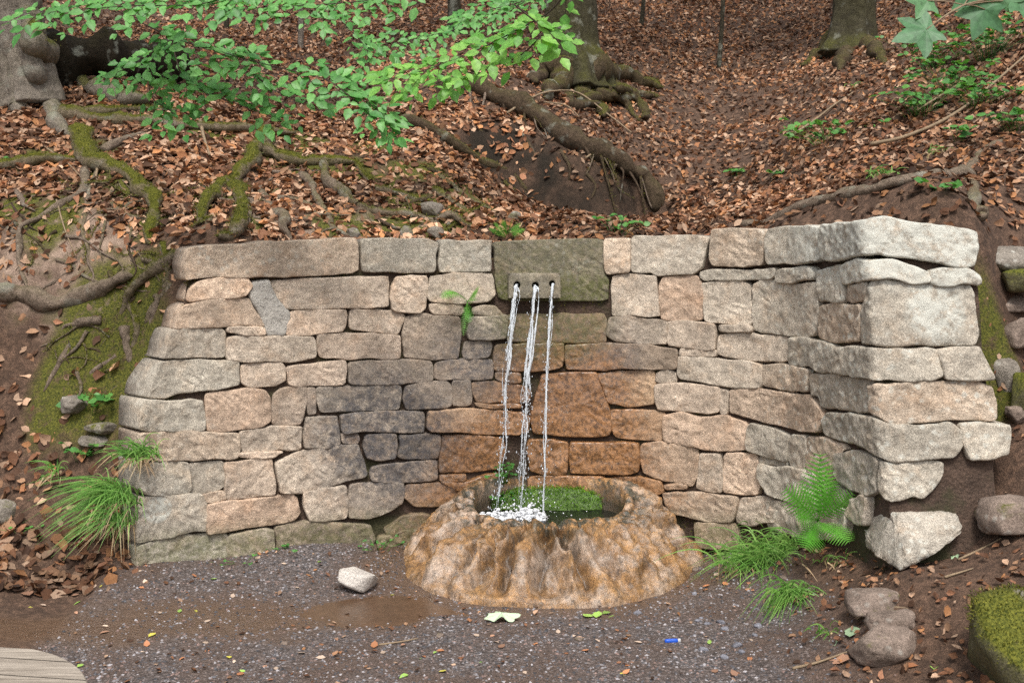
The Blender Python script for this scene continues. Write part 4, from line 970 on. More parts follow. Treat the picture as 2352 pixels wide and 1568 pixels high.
# left beech
b0 = hitb(40, 235); tL = thing('beech_tree', 'pale grey beech with spreading roots at the edge of the bank', 'tree', b0)
yb = b0[1]
trunk(tL, [at(75,250,yb-0.02), at(62,180,yb), at(48,100,yb+0.03), at(38,0,yb+0.05), at(25,-250,yb), at(10,-700,yb-0.1)], [0.25,0.225,0.20,0.19,0.18,0.15], 'bark_pale', 0.25)
trunk(tL, [at(20,190,yb+0.5), at(12,100,yb+0.5), at(0,0,yb+0.5), at(-30,-400,yb+0.6)], [0.26,0.2,0.18,0.16], 'bark_pale', 0.1, name='second_stem')
crown(tL, at(60, -900, yb)+np.array([0,0,1.0]), 2.6, 1.6, 3500, 1)
for pts, ra, rb, ms in [([(55,-40),(68,40),(88,112),(128,165),(188,205),(262,232),(345,246)], .105, .06, .55), ([(50,-40),(62,60),(88,160),(112,235),(132,285),(150,315)], .105, .05, .2), ([(30,0),(35,120),(40,220),(30,262)], .12, .06, .2)]:
    W = [at(u, v, yb-(0.04, 0.10, 0.16)[i]) if i < 3 else hitb(u, v, 0.03) for i, (u, v) in enumerate(pts)]
    rootmesh(tL, pts, ra, rb, 'bark_pale', ms, world=np.array(W), sides=14, rough=0.15)
ROOTS_L = [([(-60,690),(0,692),(50,686),(120,700),(190,695),(250,672),(300,645)],.062,.034,.12),([(200,400),(195,440),(150,470),(90,505),(48,545),(40,600),(60,665)],.024,.014,.1),
 ([(-30,505),(15,528),(48,548)],.018,.014,.1),([(-30,398),(80,382),(150,376),(195,368)],.036,.04,1.2),([(-20,490),(60,455),(120,448),(180,440)],.016,.012,.6),
 ([(190,312),(200,350),(208,388),(255,392),(305,432),(350,468),(352,520),(348,575)],.070,.040,1.3),([(230,378),(216,420),(200,470),(190,530),(206,575),(204,612)],.014,.009,.2),
 ([(235,352),(290,326),(330,312),(338,345)],.024,.014,.15),([(140,268),(250,284),(350,290),(450,298),(560,310),(680,322)],.048,.030,.7),([(150,262),(260,268),(330,255),(420,262)],.035,.02,.9),([(408,308),(430,342),(448,392)],.018,.010,.2),
 ([(610,318),(595,360),(560,408),(505,440),(476,482),(450,530)],.058,.032,1.1),([(595,352),(650,372),(700,378),(790,382),(832,402),(870,440)],.046,.030,1.3),([(598,450),(622,482),(650,522),(662,560)],.032,.026,.15),
 ([(545,442),(562,482),(542,530),(495,560)],.052,.040,1.1),([(738,392),(770,440),(802,470),(852,486),(922,495),(992,506),(1042,512),(1095,532)],.034,.024,.45),([(690,402),(722,450),(750,500),(782,536),(825,552)],.022,.016,.2),
 ([(640,462),(690,466),(742,490)],.016,.012,.2),([(1000,442),(1050,480),(1100,510),(1180,528)],.028,.018,.5),([(1010,410),(1070,450),(1120,490),(1190,520)],.02,.014,.4),([(860,440),(930,455),(1000,470),(1060,500)],.03,.02,.9),
 ([(402,600),(345,640),(302,690),(262,742)],.036,.022,.9),([(392,655),(352,700),(332,742)],.022,.016,.4),([(235,742),(172,756),(150,812),(100,905)],.024,.014,.2),([(205,762),(182,800),(150,830)],.014,.010,.3),
 ([(292,762),(298,800),(306,845)],.034,.024,.2),([(330,600),(380,620),(420,650)],.02,.014,.6),([(380,560),(390,620),(380,690)],.03,.02,.8),([(300,700),(320,760),(290,830),(240,860)],.02,.012,1),([(180,850),(190,900),(170,940)],.014,.008,.4),
 ([(260,470),(300,500),(345,510)],.014,.010,.3),([(270,430),(240,470),(230,520)],.012,.008,.3),([(345,470),(310,520),(300,560)],.012,.008,.2),([(640,440),(600,470),(620,440)],.012,.01,.4)]
for pts, a, b, ms in ROOTS_L: rootmesh(tL, pts, a*1.15, b*0.95, 'root', ms, lift=a*0.65, rough=0.34)
_rr = np.random.RandomState(21)
for k in range(95):                                        # the tangle of thin roots on the eroded bank
    if k < 60: u, v = _rr.uniform(-20, 1150), _rr.uniform(400, 545); v = v if u < 700 else _rr.uniform(440, 540)
    else: u, v = _rr.uniform(120, 400), _rr.uniform(540, 900)
    if k >= 60 and u > 420-0.25*(v-560)-20: continue
    a_ = _rr.choice([1.2, 1.9, 0.4, 2.6, 1.55])+_rr.normal(0, .35); P_ = [(u, v)]
    for q in range(_rr.randint(3, 6)):
        a_ += _rr.normal(0, .45); st_ = _rr.uniform(18, 42); P_.append((P_[-1][0]+st_*math.cos(a_), P_[-1][1]+st_*0.7*math.sin(a_)))
    P_ = [p for p in P_ if p[1] < 548 or p[0] < 400-0.25*(p[1]-560)]
    if len(P_) < 3: continue
    r_ = _rr.choice([.005, .007, .010, .014, .02]); rootmesh(tL, P_, r_, r_*0.4, 'root' if _rr.uniform() < .75 else 'root_dark', _rr.choice([0, .2, .9]), lift=_rr.uniform(.004, .03), sides=7)
# dark tree over the gully
b1 = hitb(1325, 195); y1 = b1[1]; tC = thing('spruce_tree', 'dark trunk with gnarled knuckled roots above the eroded gully', 'tree', b1)
trunk(tC, [at(1325,215,y1), at(1322,165,y1+0.02), at(1312,110,y1+0.05), at(1308,0,y1+0.08), at(1305,-300,y1+0.1), at(1300,-900,y1+0.1)], [0.36,0.30,0.25,0.235,0.22,0.17], 'bark_dark', 0.35, flute=0.16)
crown(tC, at(1300, -900, y1)+np.array([0,0,1.5]), 2.4, 1.8, 3500, 2)
for pts, a, b, ms in [([(1290,150),(1285,200),(1262,222),(1250,232)],.12,.05,.3),([(1320,160),(1335,205),(1342,232),(1350,245)],.13,.06,.3),([(1355,165),(1395,205),(1405,225),(1360,238),(1330,243)],.12,.05,.3),
  ([(1365,160),(1425,182),(1480,198),(1525,215)],.12,.035,.4),([(1385,200),(1440,225),(1485,262),(1478,290)],.07,.025,.3),([(1280,150),(1240,185),(1228,205)],.10,.05,.2),([(1400,215),(1440,250),(1465,285)],.05,.02,.3),
  ([(1350,205),(1378,232),(1430,238),(1470,230)],.07,.04,.3),([(1340,235),(1375,255),(1382,285)],.05,.05,.3),([(1420,205),(1462,222),(1508,240)],.05,.03,.4),([(1300,210),(1320,250),(1390,262)],.05,.03,.2)]:
    W = [at(u, v, y1-0.18) if i < 1 else hitb(u, v, 0.05) for i, (u, v) in enumerate(pts)]
    rootmesh(tC, pts, a, b, 'root_dark', ms*1.2, world=np.array(W), sides=14, rough=0.3)
for pts, a, b, ms in [([(900,282),(960,292),(1020,322),(1080,356),(1150,392),(1215,445)],.050,.03,.3),([(980,382),(1020,402),(1080,442),(1130,470)],.02,.012,.5),([(1100,300),(1150,340),(1180,390)],.02,.01,.2),([(1200,310),(1230,360),(1240,410)],.018,.01,.1),
   ([(1290,350),(1310,390),(1300,430)],.018,.01,.2),([(1350,400),(1370,430),(1360,460)],.016,.01,.2),([(1040,282),(1100,271),(1150,256),(1200,246)],.020,.012,.1),([(1120,370),(1160,420),(1200,470)],.016,.01,.4)]:
    rootmesh(tC, pts, a, b, 'root_dark', ms)
# sagging log along the gully lip
LG = [(1010,188),(1110,212),(1220,262),(1320,322),(1400,372),(1470,408),(1515,440)]
W = np.array([hitb(u, v, 0.0)+np.array([0, -0.05, 0.02]) for u, v in LG]); W[0,2] -= 0.1; W[-1,2] -= 0.16
o = rootmesh(None, LG, .105, .07, 'root_dark', .15, world=W, sides=16, name='fallen_log', rough=0.3)
tag(o, 'dark earth-covered log sagging along the lip of the gully', 'log')
_rs = np.random.RandomState(6)
for k in range(26):                                        # fine roots hanging from the undercut lip
    q = _rs.uniform(0, 5.6); i = int(q); p = W[i]+(W[i+1]-W[i])*(q-i)+np.array([0, -0.06, -0.03]); ln = _rs.uniform(0.15, 0.5)
    e = p+np.array([_rs.uniform(-.08, .16), -_rs.uniform(.0, .2), -ln]); m_ = (p+e)/2+_rs.normal(0, .035, 3)
    rootmesh(tC, [(0,0)]*3, _rs.uniform(.006, .016), .004, 'root_dark' if k % 3 else 'root', .3*(k % 2), world=np.array([p, m_, e]), sides=6)
LB = [(20,62,9.2),(120,80,9.3),(230,92,9.5),(330,108,9.8),(410,122,10.1)]  # near-black log form put in for the shade of the hollow
W = np.array([at(*p) for p in LB]); W[:,2] = np.minimum(W[:,2], H(W[:,0], W[:,1])+0.22)
o = rootmesh(None, LB, .26, .15, 'logdark', .1, world=W, sides=20, name='fallen_log', rough=0.25)
tag(o, 'black rotten trunk lying behind the pale beech', 'log')
# tree on the right spur
b2 = hitb(1955, 118); y2 = b2[1]; tR = thing('pine_tree', 'thick dark trunk on the right slope above the wall', 'tree', b2)
trunk(tR, [at(1952,135,y2), at(1955,90,y2+0.03), at(1960,0,y2+0.05), at(1965,-300,y2), at(1970,-900,y2)], [0.34,0.25,0.215,0.2,0.16], 'bark_dark', 0.3, flute=0.14)
crown(tR, at(1970, -1000, y2)+np.array([0.4,0,1.5]), 2.4, 1.8, 3500, 3)
for pts, a, b, ms in [([(1930,90),(1880,125),(1840,160)],.12,.03,.4),([(1975,95),(2010,120),(2030,150)],.12,.04,.3),([(1950,110),(1940,140),(1925,165)],.12,.05,.2)]:
    rootmesh(tR, pts, a, b, 'root_dark', ms, sides=14)
for pts, a, b, ms in [([(1690,522),(1780,502),(1860,472),(1960,442),(2060,426),(2180,406),(2225,400)],.022,.046,.1),([(2205,400),(2232,450),(2245,500)],.045,.035,.2),([(1858,472),(1885,422),(1930,397),(1978,396)],.014,.009,.1),([(2225,400),(2262,352),(2300,330)],.04,.02,.2)]:
    rootmesh(tR, pts, a, b, 'root', ms)
# saplings and stubs on the slope
def sapling(u0, v0, u1, v1, r, mat, label):
    p = hitb(u0, v0); q = at(u1, v1, p[1]); V, F = tube(catmull([p-np.array([0,0,0.05]), (p+q)/2+np.array([0.02,0,0]), q], 16), np.linspace(r, r*0.7, 16), 10, 0.15, 20)
    o = mesh_obj('sapling', V, F, M[mat], None, True, np.zeros((len(V),3))); tag(o, label, 'sapling')
sapling(1650, 158, 1662, -120, 0.028, 'bark_dark', 'thin straight dark sapling standing on the leafy slope')
sapling(690, 112, 684, -60, 0.035, 'bark_pale', 'slim pale sapling behind the beech sprays')
sapling(1472, 62, 1478, -80, 0.03, 'bark_dark', 'short dark forked sapling close to the big gnarled trunk')
sapling(1042, 78, 1038, -40, 0.09, 'bark_dark', 'stout dark stem half hidden by beech leaves on the slope')
sapling(520, 70, 515, -60, 0.03, 'bark_dark', 'thin dark sapling between two beech sprays')

# ------------------------------------------------------------------ dead leaves
PAL = [(0.10,0.050,0.028),(0.17,0.080,0.043),(0.60,0.40,0.27),(0.50,0.235,0.10),(0.46,0.25,0.14),(0.42,0.19,0.09),(0.55,0.35,0.23),(0.30,0.14,0.07),(0.22,0.10,0.052),(0.50,0.29,0.17),(0.38,0.18,0.10),(0.13,0.068,0.04)]
mHum = None
def terrain_normal(x, y, e=0.04):
    dx = (H(x+e, y)-H(x-e, y))/(2*e); dy = (H(x, y+e)-H(x, y-e))/(2*e); N = np.stack([-dx, -dy, np.ones_like(dx)], 1); return N/np.linalg.norm(N, axis=1)[:,None]
from_grid = lambda A: (lambda g: (lambda x, y: g[np.clip(np.searchsorted(GY, y)-1, 0, len(GY)-1), np.clip(np.searchsorted(GX, x)-1, 0, len(GX)-1)]))(A.reshape(XX.shape))
mPath, mMoss, mBare, mWet, mB = from_grid(path), from_grid(mossm), from_grid(barem), from_grid(wet), from_grid(mb_mask := (ZZ > 0.12)*1.0)
mHum = from_grid(humus)
_mbank = from_grid(np.asarray(mkb := np.clip(zb*0+sm(0.0, 1.0, np.maximum(mk, np.maximum(lf, rt))), 0, 1)))
def litter(nc, x0, x1, y0, y1, lo, hi, simple, seed, name, dens, lift=0.012, tilt=0.35, dark=1.0, pal=PAL):
    rs = np.random.RandomState(seed); x = rs.uniform(x0, x1, nc); y = rs.uniform(y0, y1, nc)
    u = np.abs(x)/np.maximum(y, 1); ok = u < 0.62
    pr = dens(x, y); ok &= rs.uniform(0, 1, nc) < pr; x, y = x[ok], y[ok]
    N = terrain_normal(x, y); z = H(x, y)+rs.uniform(0.002, lift*2, len(x))
    V, F, C = scatter_leaves(np.stack([x, y, z], 1), N, rs.uniform(lo, hi, len(x)), rs, tilt, pal, simple)
    o = mesh_obj(name, V, F, M['litter'], None, False, C*dark*np.repeat(np.clip(0.85+0.75*fbm(np.stack([x*1.3, y*1.3, 0*x+seed], 1), 4), 0.35, 1.35), len(C)//len(x))[:,None], center=False); o['kind'] = 'stuff'; return o
def dens_bank(x, y):
    b = _mbank(x, y); m = (1-0.85*mMoss(x, y))*(1-0.85*mBare(x, y)); pat = 0.55+0.75*fbm(np.stack([x*1.7, y*1.7, 0*x], 1), 3)
    sl = terrain_normal(x, y)[:,2]; return np.clip(b*m*pat*sm(0.12, 0.45, sl)*(1-0.75*mHum(x, y)), 0, 1)
def dens_hill(x, y):
    b = _mbank(x, y)*(1-0.5*mMoss(x, y)); sl = terrain_normal(x, y)[:,2]
    gl = np.exp(-(((x-0.75)/0.7)**2+((y-8.9)/0.5)**2))
    return np.clip(b*(0.75+0.5*fbm(np.stack([x*1.2, y*1.2, 0*x], 1), 3))*sm(0.3, 0.6, sl)*(1-0.7*mHum(x, y)), 0, 1)
litter(34000, -4.6, 0.2, 5.3, 9.5, 0.045, 0.088, False, 11, 'leaf_litter', dens_bank)
litter(150000, -8.5, 8.5, 6.5, 17, 0.045, 0.078, True, 12, 'leaf_litter', dens_hill, tilt=0.5, dark=0.9)
litter(16000, 0.2, 4.2, 5.4, 9.0, 0.035, 0.07, False, 13, 'leaf_litter', lambda x, y: dens_hill(x, y)*np.where(x > 1.5, 0.55, 1.0), dark=0.8)
litter(14000, -7, 7, 15, 30, 0.08, 0.14, True, 14, 'leaf_litter', dens_hill, tilt=0.5)
# scraps and bark chips on the right-hand soil and along the left toe of the bank
litter(9000, 1.0, 3.0, 3.2, 5.5, 0.015, 0.045, False, 15, 'leaf_litter', lambda x, y: (1-mPath(x, y))*(0.25+0.35*fbm(np.stack([x*3, y*3, 0*x], 1), 3)), dark=0.75)
litter(5000, -3.2, -1.8, 4.6, 5.9, 0.04, 0.085, False, 16, 'leaf_litter', lambda x, y: (1-mPath(x, y))*np.clip(0.5+0.9*fbm(np.stack([x*2, y*2, 0*x], 1), 3), 0, 1)*sm(0.02, 0.14, H(x, y)), dark=0.9)
litter(2600, -2.6, 2.2, 3.3, 6.2, 0.012, 0.035, False, 17, 'leaf_scraps', lambda x, y: mPath(x, y)*np.clip(0.25+0.9*fbm(np.stack([x*2, y*4, 0*x], 1), 3), 0.03, 1), lift=0.004, tilt=0.15, dark=0.9)

# ------------------------------------------------------------------ leaf meshes shared by many objects
def leaf_mesh(name, L, wid, mat, fold=0.15, droop=0.12, st=6, kind='oval'):
    V = []; F = []
    for i in range(st+1):
        t = i/st
        w = wid*L*math.sin(math.pi*min(1, t*0.97+0.03)**0.85)*0.5 if kind == 'oval' else wid*L*0.5*(1-t)**0.7
        if kind == 'oval': w *= (1+0.10*(-1)**i)
        if i in (0, st): w = 0.0006
        z = -droop*L*t*t
        V += [(-w, t*L, z+fold*w), (0, t*L, z), (w, t*L, z+fold*w)]
    for i in range(st):
        a = i*3; F += [(a, a+1, a+4, a+3), (a+1, a+2, a+5, a+4)]
    me = bpy.data.meshes.new(name); me.from_pydata(V, [], F); me.update(); me.materials.append(mat)
    me.polygons.foreach_set('use_smooth', np.ones(len(me.polygons), bool)); return me
def place(me, name, p, ydir, nrm, scale, parent):
    y = Vector(ydir).normalized(); n = Vector(nrm); n = (n-y*n.dot(y)).normalized(); x = y.cross(n)
    o = bpy.data.objects.new(name, me); col.objects.link(o); o.parent = parent
    m = Matrix((x, y, n)).transposed().to_4x4()
    o.matrix_basis = Matrix.Translation(Vector(p)-parent.location)@m@Matrix.Scale(scale, 4); return o
BL = [leaf_mesh('beech_leaf', 1.0, w, M['beech'], 0.25, d) for w, d in ((0.56, 0.1), (0.52, 0.2), (0.60, 0.05))]
BL2 = [leaf_mesh('beech_leaf', 1.0, w, M['beech2'], 0.25, d) for w, d in ((0.56, 0.1), (0.52, 0.2), (0.60, 0.05))]
def spray(label, path, fresh, seed, size=0.06, side=0.14, gap=0.045, limit=290, thick=0.004):
    """a drooping branch: main twig, side twigs in one flat layer, leaves in two rows"""
    rs = np.random.RandomState(seed); P = np.array([at(*p) for p in path]); C = catmull(P, 60)
    root = thing('beech_branch', label, 'branch', C[0], 'leafy beech branches hanging over the wall')
    mb = MB(); V, F = tube(C, np.linspace(thick, 0.0013, 60), 6); mb.add(V, F)
    L = np.concatenate([[0], np.cumsum(np.linalg.norm(np.diff(C, axis=0), axis=1))]); spots = []
    up = np.array([0, -0.75, 0.66])
    for k, s_ in enumerate(np.arange(0.03, L[-1], gap)):
        if rs.uniform() < 0.16: continue
        i = min(58, int(np.searchsorted(L, s_))); T = C[i+1]-C[i]; T /= np.linalg.norm(T); S = np.cross(T, up); S /= np.linalg.norm(S); sg = 1 if k % 2 else -1
        fade = 0.45+0.75*math.sin(math.pi*min(1, s_/L[-1]*0.85+0.12))
        d = T*0.75+S*sg*0.75+rs.normal(0, 0.13, 3); d /= np.linalg.norm(d); ln = side*fade*rs.uniform(0.6, 1.3)
        tw = np.array([C[i]+d*ln*t+np.array([0,0,-0.25*ln*t*t]) for t in np.linspace(0, 1, 6)])
        V, F = tube(tw, np.linspace(0.0018, 0.0008, 6), 4); mb.add(V, F)
        m = max(2, int(ln/0.024))
        for q in range(m+1):
            t = (q+0.5)/(m+0.5); p = tw[min(5, int(t*5.99))]; S2 = np.cross(d, up); S2 /= np.linalg.norm(S2)
            dd = d*(1.0 if q == m else 0.6)+S2*(0.0 if q == m else (0.85 if q % 2 else -0.85))+rs.normal(0, 0.16, 3)
            spots.append((p, dd, up+rs.normal(0, 0.24, 3), size*rs.uniform(0.55, 1.25)))
    tl = np.linspace(0, 1, 5); spots.append((C[-1], C[-1]-C[-3], up, size))
    rs.shuffle(spots) if False else None
    mb.build('twig', M['twigdark'], root)
    for (p, dd, nn, s_) in spots[:limit]:
        place((BL2 if fresh else BL)[rs.randint(3)], 'leaf', p, dd, nn, s_, root)
    return len(spots)
cnt = []
for lab, path_, fresh, sd_, size, side, gap in [
 ('bright green beech branch reaching across the dark trunk above the spouts', [(1330,-70,4.7),(1270,20,4.8),(1190,68,4.9),(1090,118,5.0),(980,160,5.0),(880,185,5.0)], True, 1, .070, .11, .034),
 ('fresh beech twig ending in large leaves beside the gnarled trunk', [(1180,10,4.7),(1230,50,4.7),(1268,75,4.7),(1292,95,4.7)], True, 2, .085, .09, .03),
 ('lower bright beech twig passing below the brightest branch', [(1262,60,5.0),(1195,128,5.0),(1110,158,5.1),(1020,185,5.1),(920,225,5.1)], True, 3, .064, .09, .038),
 ('long blue-green beech branch drooping to a tip above the coping', [(280,30,5.6),(400,88,5.6),(500,118,5.6),(610,148,5.6),(710,172,5.6),(800,200,5.55),(870,245,5.5),(900,282,5.5)], False, 4, .070, .12, .030),
 ('beech twig pointing at the pale beech trunk', [(420,85,5.7),(370,120,5.7),(310,148,5.7),(238,180,5.7)], False, 5, .064, .11, .034),
 ('dense beech spray hanging lowest over the leafy bank', [(400,120,5.8),(420,175,5.75),(470,212,5.7),(540,238,5.7),(600,258,5.7),(645,282,5.7)], False, 6, .068, .11, .030),
 ('beech spray drooping towards the mossy roots', [(360,130,5.8),(345,185,5.75),(350,225,5.75),(390,255,5.7),(430,278,5.7)], False, 7, .066, .11, .032),
 ('narrow beech spray between the lowest spray and the drooping tip', [(560,150,5.7),(620,200,5.7),(680,232,5.7),(740,258,5.7)], False, 15, .062, .09, .04),
 ('beech branch across the foot of the pale trunk, high up', [(640,-40,5.4),(470,8,5.4),(300,14,5.4),(140,26,5.4),(30,42,5.4)], False, 8, .068, .12, .030),
 ('beech branch level with the slim pale sapling', [(1010,-50,5.8),(900,-8,5.8),(780,8,5.8),(640,16,5.8),(520,24,5.8)], False, 9, .066, .12, .030),
 ('shaded beech branch farther back over the slope', [(1260,-30,7.2),(1150,35,7.2),(1040,70,7.3),(930,95,7.3),(850,120,7.3)], False, 10, .064, .20, .045),
 ('shaded beech twig in front of the slope below the stout stem', [(720,-20,6.9),(790,55,6.9),(840,110,6.9),(850,165,6.9)], False, 12, .062, .15, .045),
 ('beech twig crossing over the stout dark stem', [(1300,-40,6.4),(1210,0,6.4),(1130,22,6.4),(1050,45,6.4)], False, 13, .062, .12, .036),
 ('thin lower twig of the drooping beech, near the coping', [(770,195,5.5),(820,235,5.5),(860,270,5.5),(905,318,5.5)], False, 14, .066, .08, .034)]:
    cnt.append(spray(lab, path_, fresh, sd_, size, side, gap))

# sycamore leaves reaching in at the top right
def maple_mesh():
    lobes = [(-150,0.28),(-118,0.62),(-85,0.42),(-62,0.86),(-33,0.50),(0,1.0),(33,0.50),(62,0.86),(85,0.42),(118,0.62),(150,0.28)]
    pts = []
    for i, (a, r) in enumerate(lobes):
        if i % 2:      # lobe with teeth on both sides
            for da, k in ((-15, 0.72), (-9, 0.80), (-7, 0.86), (0, 1.0), (7, 0.86), (9, 0.80), (15, 0.72)): pts.append((a+da, r*k))
        else: pts.append((a, r))
    V = [(0, 0, 0)]+[(math.sin(R(a))*r*0.55, math.cos(R(a))*r*0.55, 0.05*math.cos(R(a*3))*r-0.06*r*r) for a, r in pts]
    F = [(0, i+1, i) for i in range(1, len(pts))]+[(0, 1, len(pts))]
    me = bpy.data.meshes.new('sycamore_leaf'); me.from_pydata(V, [], F); me.update(); me.materials.append(M['maple']); return me
MM = maple_mesh()
mp = thing('sycamore_twig', 'twig with large lobed sycamore leaves above the right slope', 'branch', at(2420, -60, 3.1))
mb = MB()
LV = [(2130,2,(-1,-.1,.15),.16,3.1),(2128,68,(-1,-.1,-.35),.19,3.05),(2262,22,(-.4,-.1,-1),.17,3.1),(2300,-5,(.3,-.1,.6),.16,3.1),(2225,0,(-.9,0,.5),.15,3.15),(2335,2,(1,0,-.1),.17,3.1)]
stem = [at(2420,-60,3.1), at(2300,-10,3.1), at(2210,14,3.1), at(2150,50,3.08)]
V, F = tube(catmull(stem, 20), np.linspace(0.004, 0.002, 20), 6); mb.add(V, F)
for u, v, d, s_, dep in LV:
    a = at(u, v, dep); V, F = tube(catmull([at(2215, 12, 3.1), (a+at(2215, 12, 3.1))/2+np.array([0,0,0.004]), a], 8), np.full(8, 0.0017), 5); mb.add(V, F)
mb.build('twig', M['twig'], mp)
for u, v, d, s_, dep in LV: place(MM, 'leaf', at(u, v, dep), d, (0.1, -0.8, 0.55), s_, mp)

# ------------------------------------------------------------------ ferns
def frond(base, tip, nrm, width, droop, mat, parent, n=17, shade=None, pale=0):
    base, tip, nrm = map(lambda a: np.array(a, float), (base, tip, nrm)); L = np.linalg.norm(tip-base)
    C = np.array([base+(tip-base)*t+nrm*droop*L*math.sin(math.pi*t)*(1-0.2*t) for t in np.linspace(0, 1, n+4)])
    mb = MB(); V, F = tube(C, np.linspace(0.0022, 0.0007, len(C)), 5); mb.add(V, F)
    for i in range(2, len(C)-1):
        t = i/(len(C)-1); T = C[min(i+1, len(C)-1)]-C[i-1]; T /= np.linalg.norm(T); S = np.cross(T, nrm); S /= np.linalg.norm(S); N = np.cross(S, T)
        pl = width*L*(math.sin(math.pi*min(1, (1-t)*0.86+0.05))**0.8)*min(1, t*5)
        if pl < 0.004: continue
        for sg in (-1, 1):
            d = S*sg+T*0.38; d /= np.linalg.norm(d); cr = np.cross(N, d); q = 7; vs_ = []
            for k in range(q*2+1):
                f = k/(q*2); w = pl*0.15*(1-f*0.92)*(1.0 if k % 2 else 0.40)
                p = C[i]+d*pl*f-N*0.12*pl*f*f; vs_ += [p-cr*w, p+cr*w]
            mb.add(np.array(vs_), [(2*k, 2*k+1, 2*k+3, 2*k+2) for k in range(q*2)])
    return mb.build('frond', mat, parent)
fb = at(1878, 1196, 5.28)
fern = thing('fern', 'large bright fern growing at the foot of the wall below the corner', 'fern', fb)
for tip, nrm, w, dr in [((1884,1036,5.30),(0,-1,.2),.26,.03),((1800,1120,5.16),(-.1,-1,.3),.27,.10),((1838,1100,5.30),(-.1,-1,.2),.22,.06),((1922,1102,5.22),(.1,-1,.2),.24,.06),((1962,1130,5.12),(.1,-1,.3),.25,.10),((1850,1262,5.06),(-.1,-1,.4),.30,.06),((1952,1246,5.04),(.1,-1,.4),.28,.08),((1826,1188,5.10),(-.1,-1,.5),.26,.12),((1906,1066,5.26),(.05,-1,.2),.22,.04),((1905,1225,5.08),(0,-1,.5),.26,.1)]:
    frond(fb, at(*tip), nrm, w*1.05, dr, M['fern'], fern, 12)
wf = wall_hit(1074, 692); wfb = wall_pt(*wf, 0.01)
f2 = thing('wall_fern', 'small fern rooted in a joint left of the spout slab', 'fern', wfb)
for tip, nrm, w, dr in [((1012,684,6.28),(0,-.6,.8),.26,.28),((1098,668,6.26),(.2,-.9,.4),.30,.12),((1078,742,6.30),(0,-1,.1),.20,.12),((1064,772,6.32),(0,-1,0),.13,.03),((1090,690,6.25),(.2,-.9,.4),.22,.1)]: frond(wfb, at(*tip), nrm, w, dr, M['fern'], f2, 13)
def top_fern(u, v, label, n, ln, seed):
    rs = np.random.RandomState(seed); b = hitb(u, v, 0.0); f = thing('fern', label, 'fern', b)
    for k in range(n):
        a = math.pi*(k+0.5)/n; tip = b+np.array([math.cos(a)*ln, -0.05+rs.uniform(-.08, .08), 0.3*ln+math.sin(a)*ln*0.7]); frond(b, tip, (0, -.7, .7), .26, .12, M['fern'], f, 12)
top_fern(1165, 548, 'little fern peeping over the coping left of the slab', 6, 0.12, 1)
# ------------------------------------------------------------------ herbs: stalk with round leaves
HL = leaf_mesh('herb_leaf', 1.0, 0.8, M['herb'], 0.1, 0.1)
def herb(p, label, n, h, size, seed, spread=0.06, mat=None, group=None, toward=(0,-.5,.85)):
    rs = np.random.RandomState(seed); p = np.array(p, float); o = thing('herb', label, 'plant', p, group); mb = MB(); L_ = []
    for k in range(n):
        q = p+np.array([rs.normal(0, spread), rs.normal(0, spread*0.6), 0]); t = q+np.array([rs.normal(0, .02), rs.normal(-.01, .02), h*rs.uniform(.4, 1.1)])
        V, F = tube(np.array([p+(q-p)*0.3-np.array([0,0,.01]), (p+t)/2, t]), [0.0016, 0.0013, 0.001], 4); mb.add(V, F)
        for j in range(3): a = rs.uniform(0, 6.28); L_.append((t, (math.cos(a), math.sin(a), rs.uniform(-.2, .5)), np.array(toward)+rs.normal(0, .3, 3), size*rs.uniform(.6, 1.2)))
    mb.build('stem', M['herb'], o)
    for a in L_: place(HL, 'leaf', *a, o)
herb(hitb(1415, 540), 'bushy green seedling rooted behind the coping right of the slab', 12, 0.12, 0.045, 1, 0.09)
herb(hitb(205, 948), 'leafy herb growing among flat stones on the mossy bank', 14, 0.10, 0.05, 2, 0.08)
herb(hitb(185, 1060), 'nettle-like herb above the arching grass', 8, 0.10, 0.05, 3, 0.05)
herb(hitb(45, 388), 'small green seedling on the mossy root by the pale trunk', 5, 0.07, 0.04, 4, 0.05)
herb(hitb(45, 1225), 'tiny herb in leaf mould beside a round stone', 6, 0.04, 0.022, 5, 0.05)
for k, (u, v, n_, h_, lab) in enumerate([(2120,270,40,.20,'dark leafy seedling clump under the sycamore twig'),(2180,215,44,.24,'dark leafy clump higher on the right slope'),(2240,255,36,.2,'green clump between two leaning branches'),(2335,300,24,.14,'bright round-leaved herb at the end of the long branch'),(2140,160,44,.28,'shaded green clump just below the sycamore leaves'),(2270,140,56,.32,'shaded green shrubby clump behind the long branch'),(2200,330,8,.1,'small seedlings below the long branch'),(1900,330,34,.16,'green grassy herb on the bare right slope'),(1690,408,4,.06,'single green seedling on the leaf slope'),(1770,410,4,.05,'pair of seedlings beside the pale curved root'),(2165,440,4,.05,'seedling below the thick bare root')]):
    herb(hitb(u, v), lab, n_, h_, 0.06, 20+k, 0.17 if n_ > 10 else 0.05)
herb(wall_pt(*wall_hit(1160, 1105), 0.03), 'yellow-green plant on the wet wall behind the first jet', 16, 0.10, 0.028, 40, 0.04)
herb(wall_pt(*wall_hit(1160, 1150), 0.06), 'yellow-green plant at the pool edge under the first jet', 14, 0.06, 0.026, 41, 0.05)
herb(hit(1632, 1222, 0.05), 'small-leaved weed at the wall foot right of the basin', 7, 0.09, 0.02, 42, 0.05)
herb(hit(868, 1265), 'sprawling yellow-green weed in the corner beside the basin', 14, 0.07, 0.018, 43, 0.09)
herb(hit(560, 1290), 'low weeds along the base of the left wall', 14, 0.03, 0.018, 44, 0.16)
herb(hit(655, 1262), 'low weed patch nearer the basin along the wall base', 8, 0.03, 0.018, 45, 0.1)

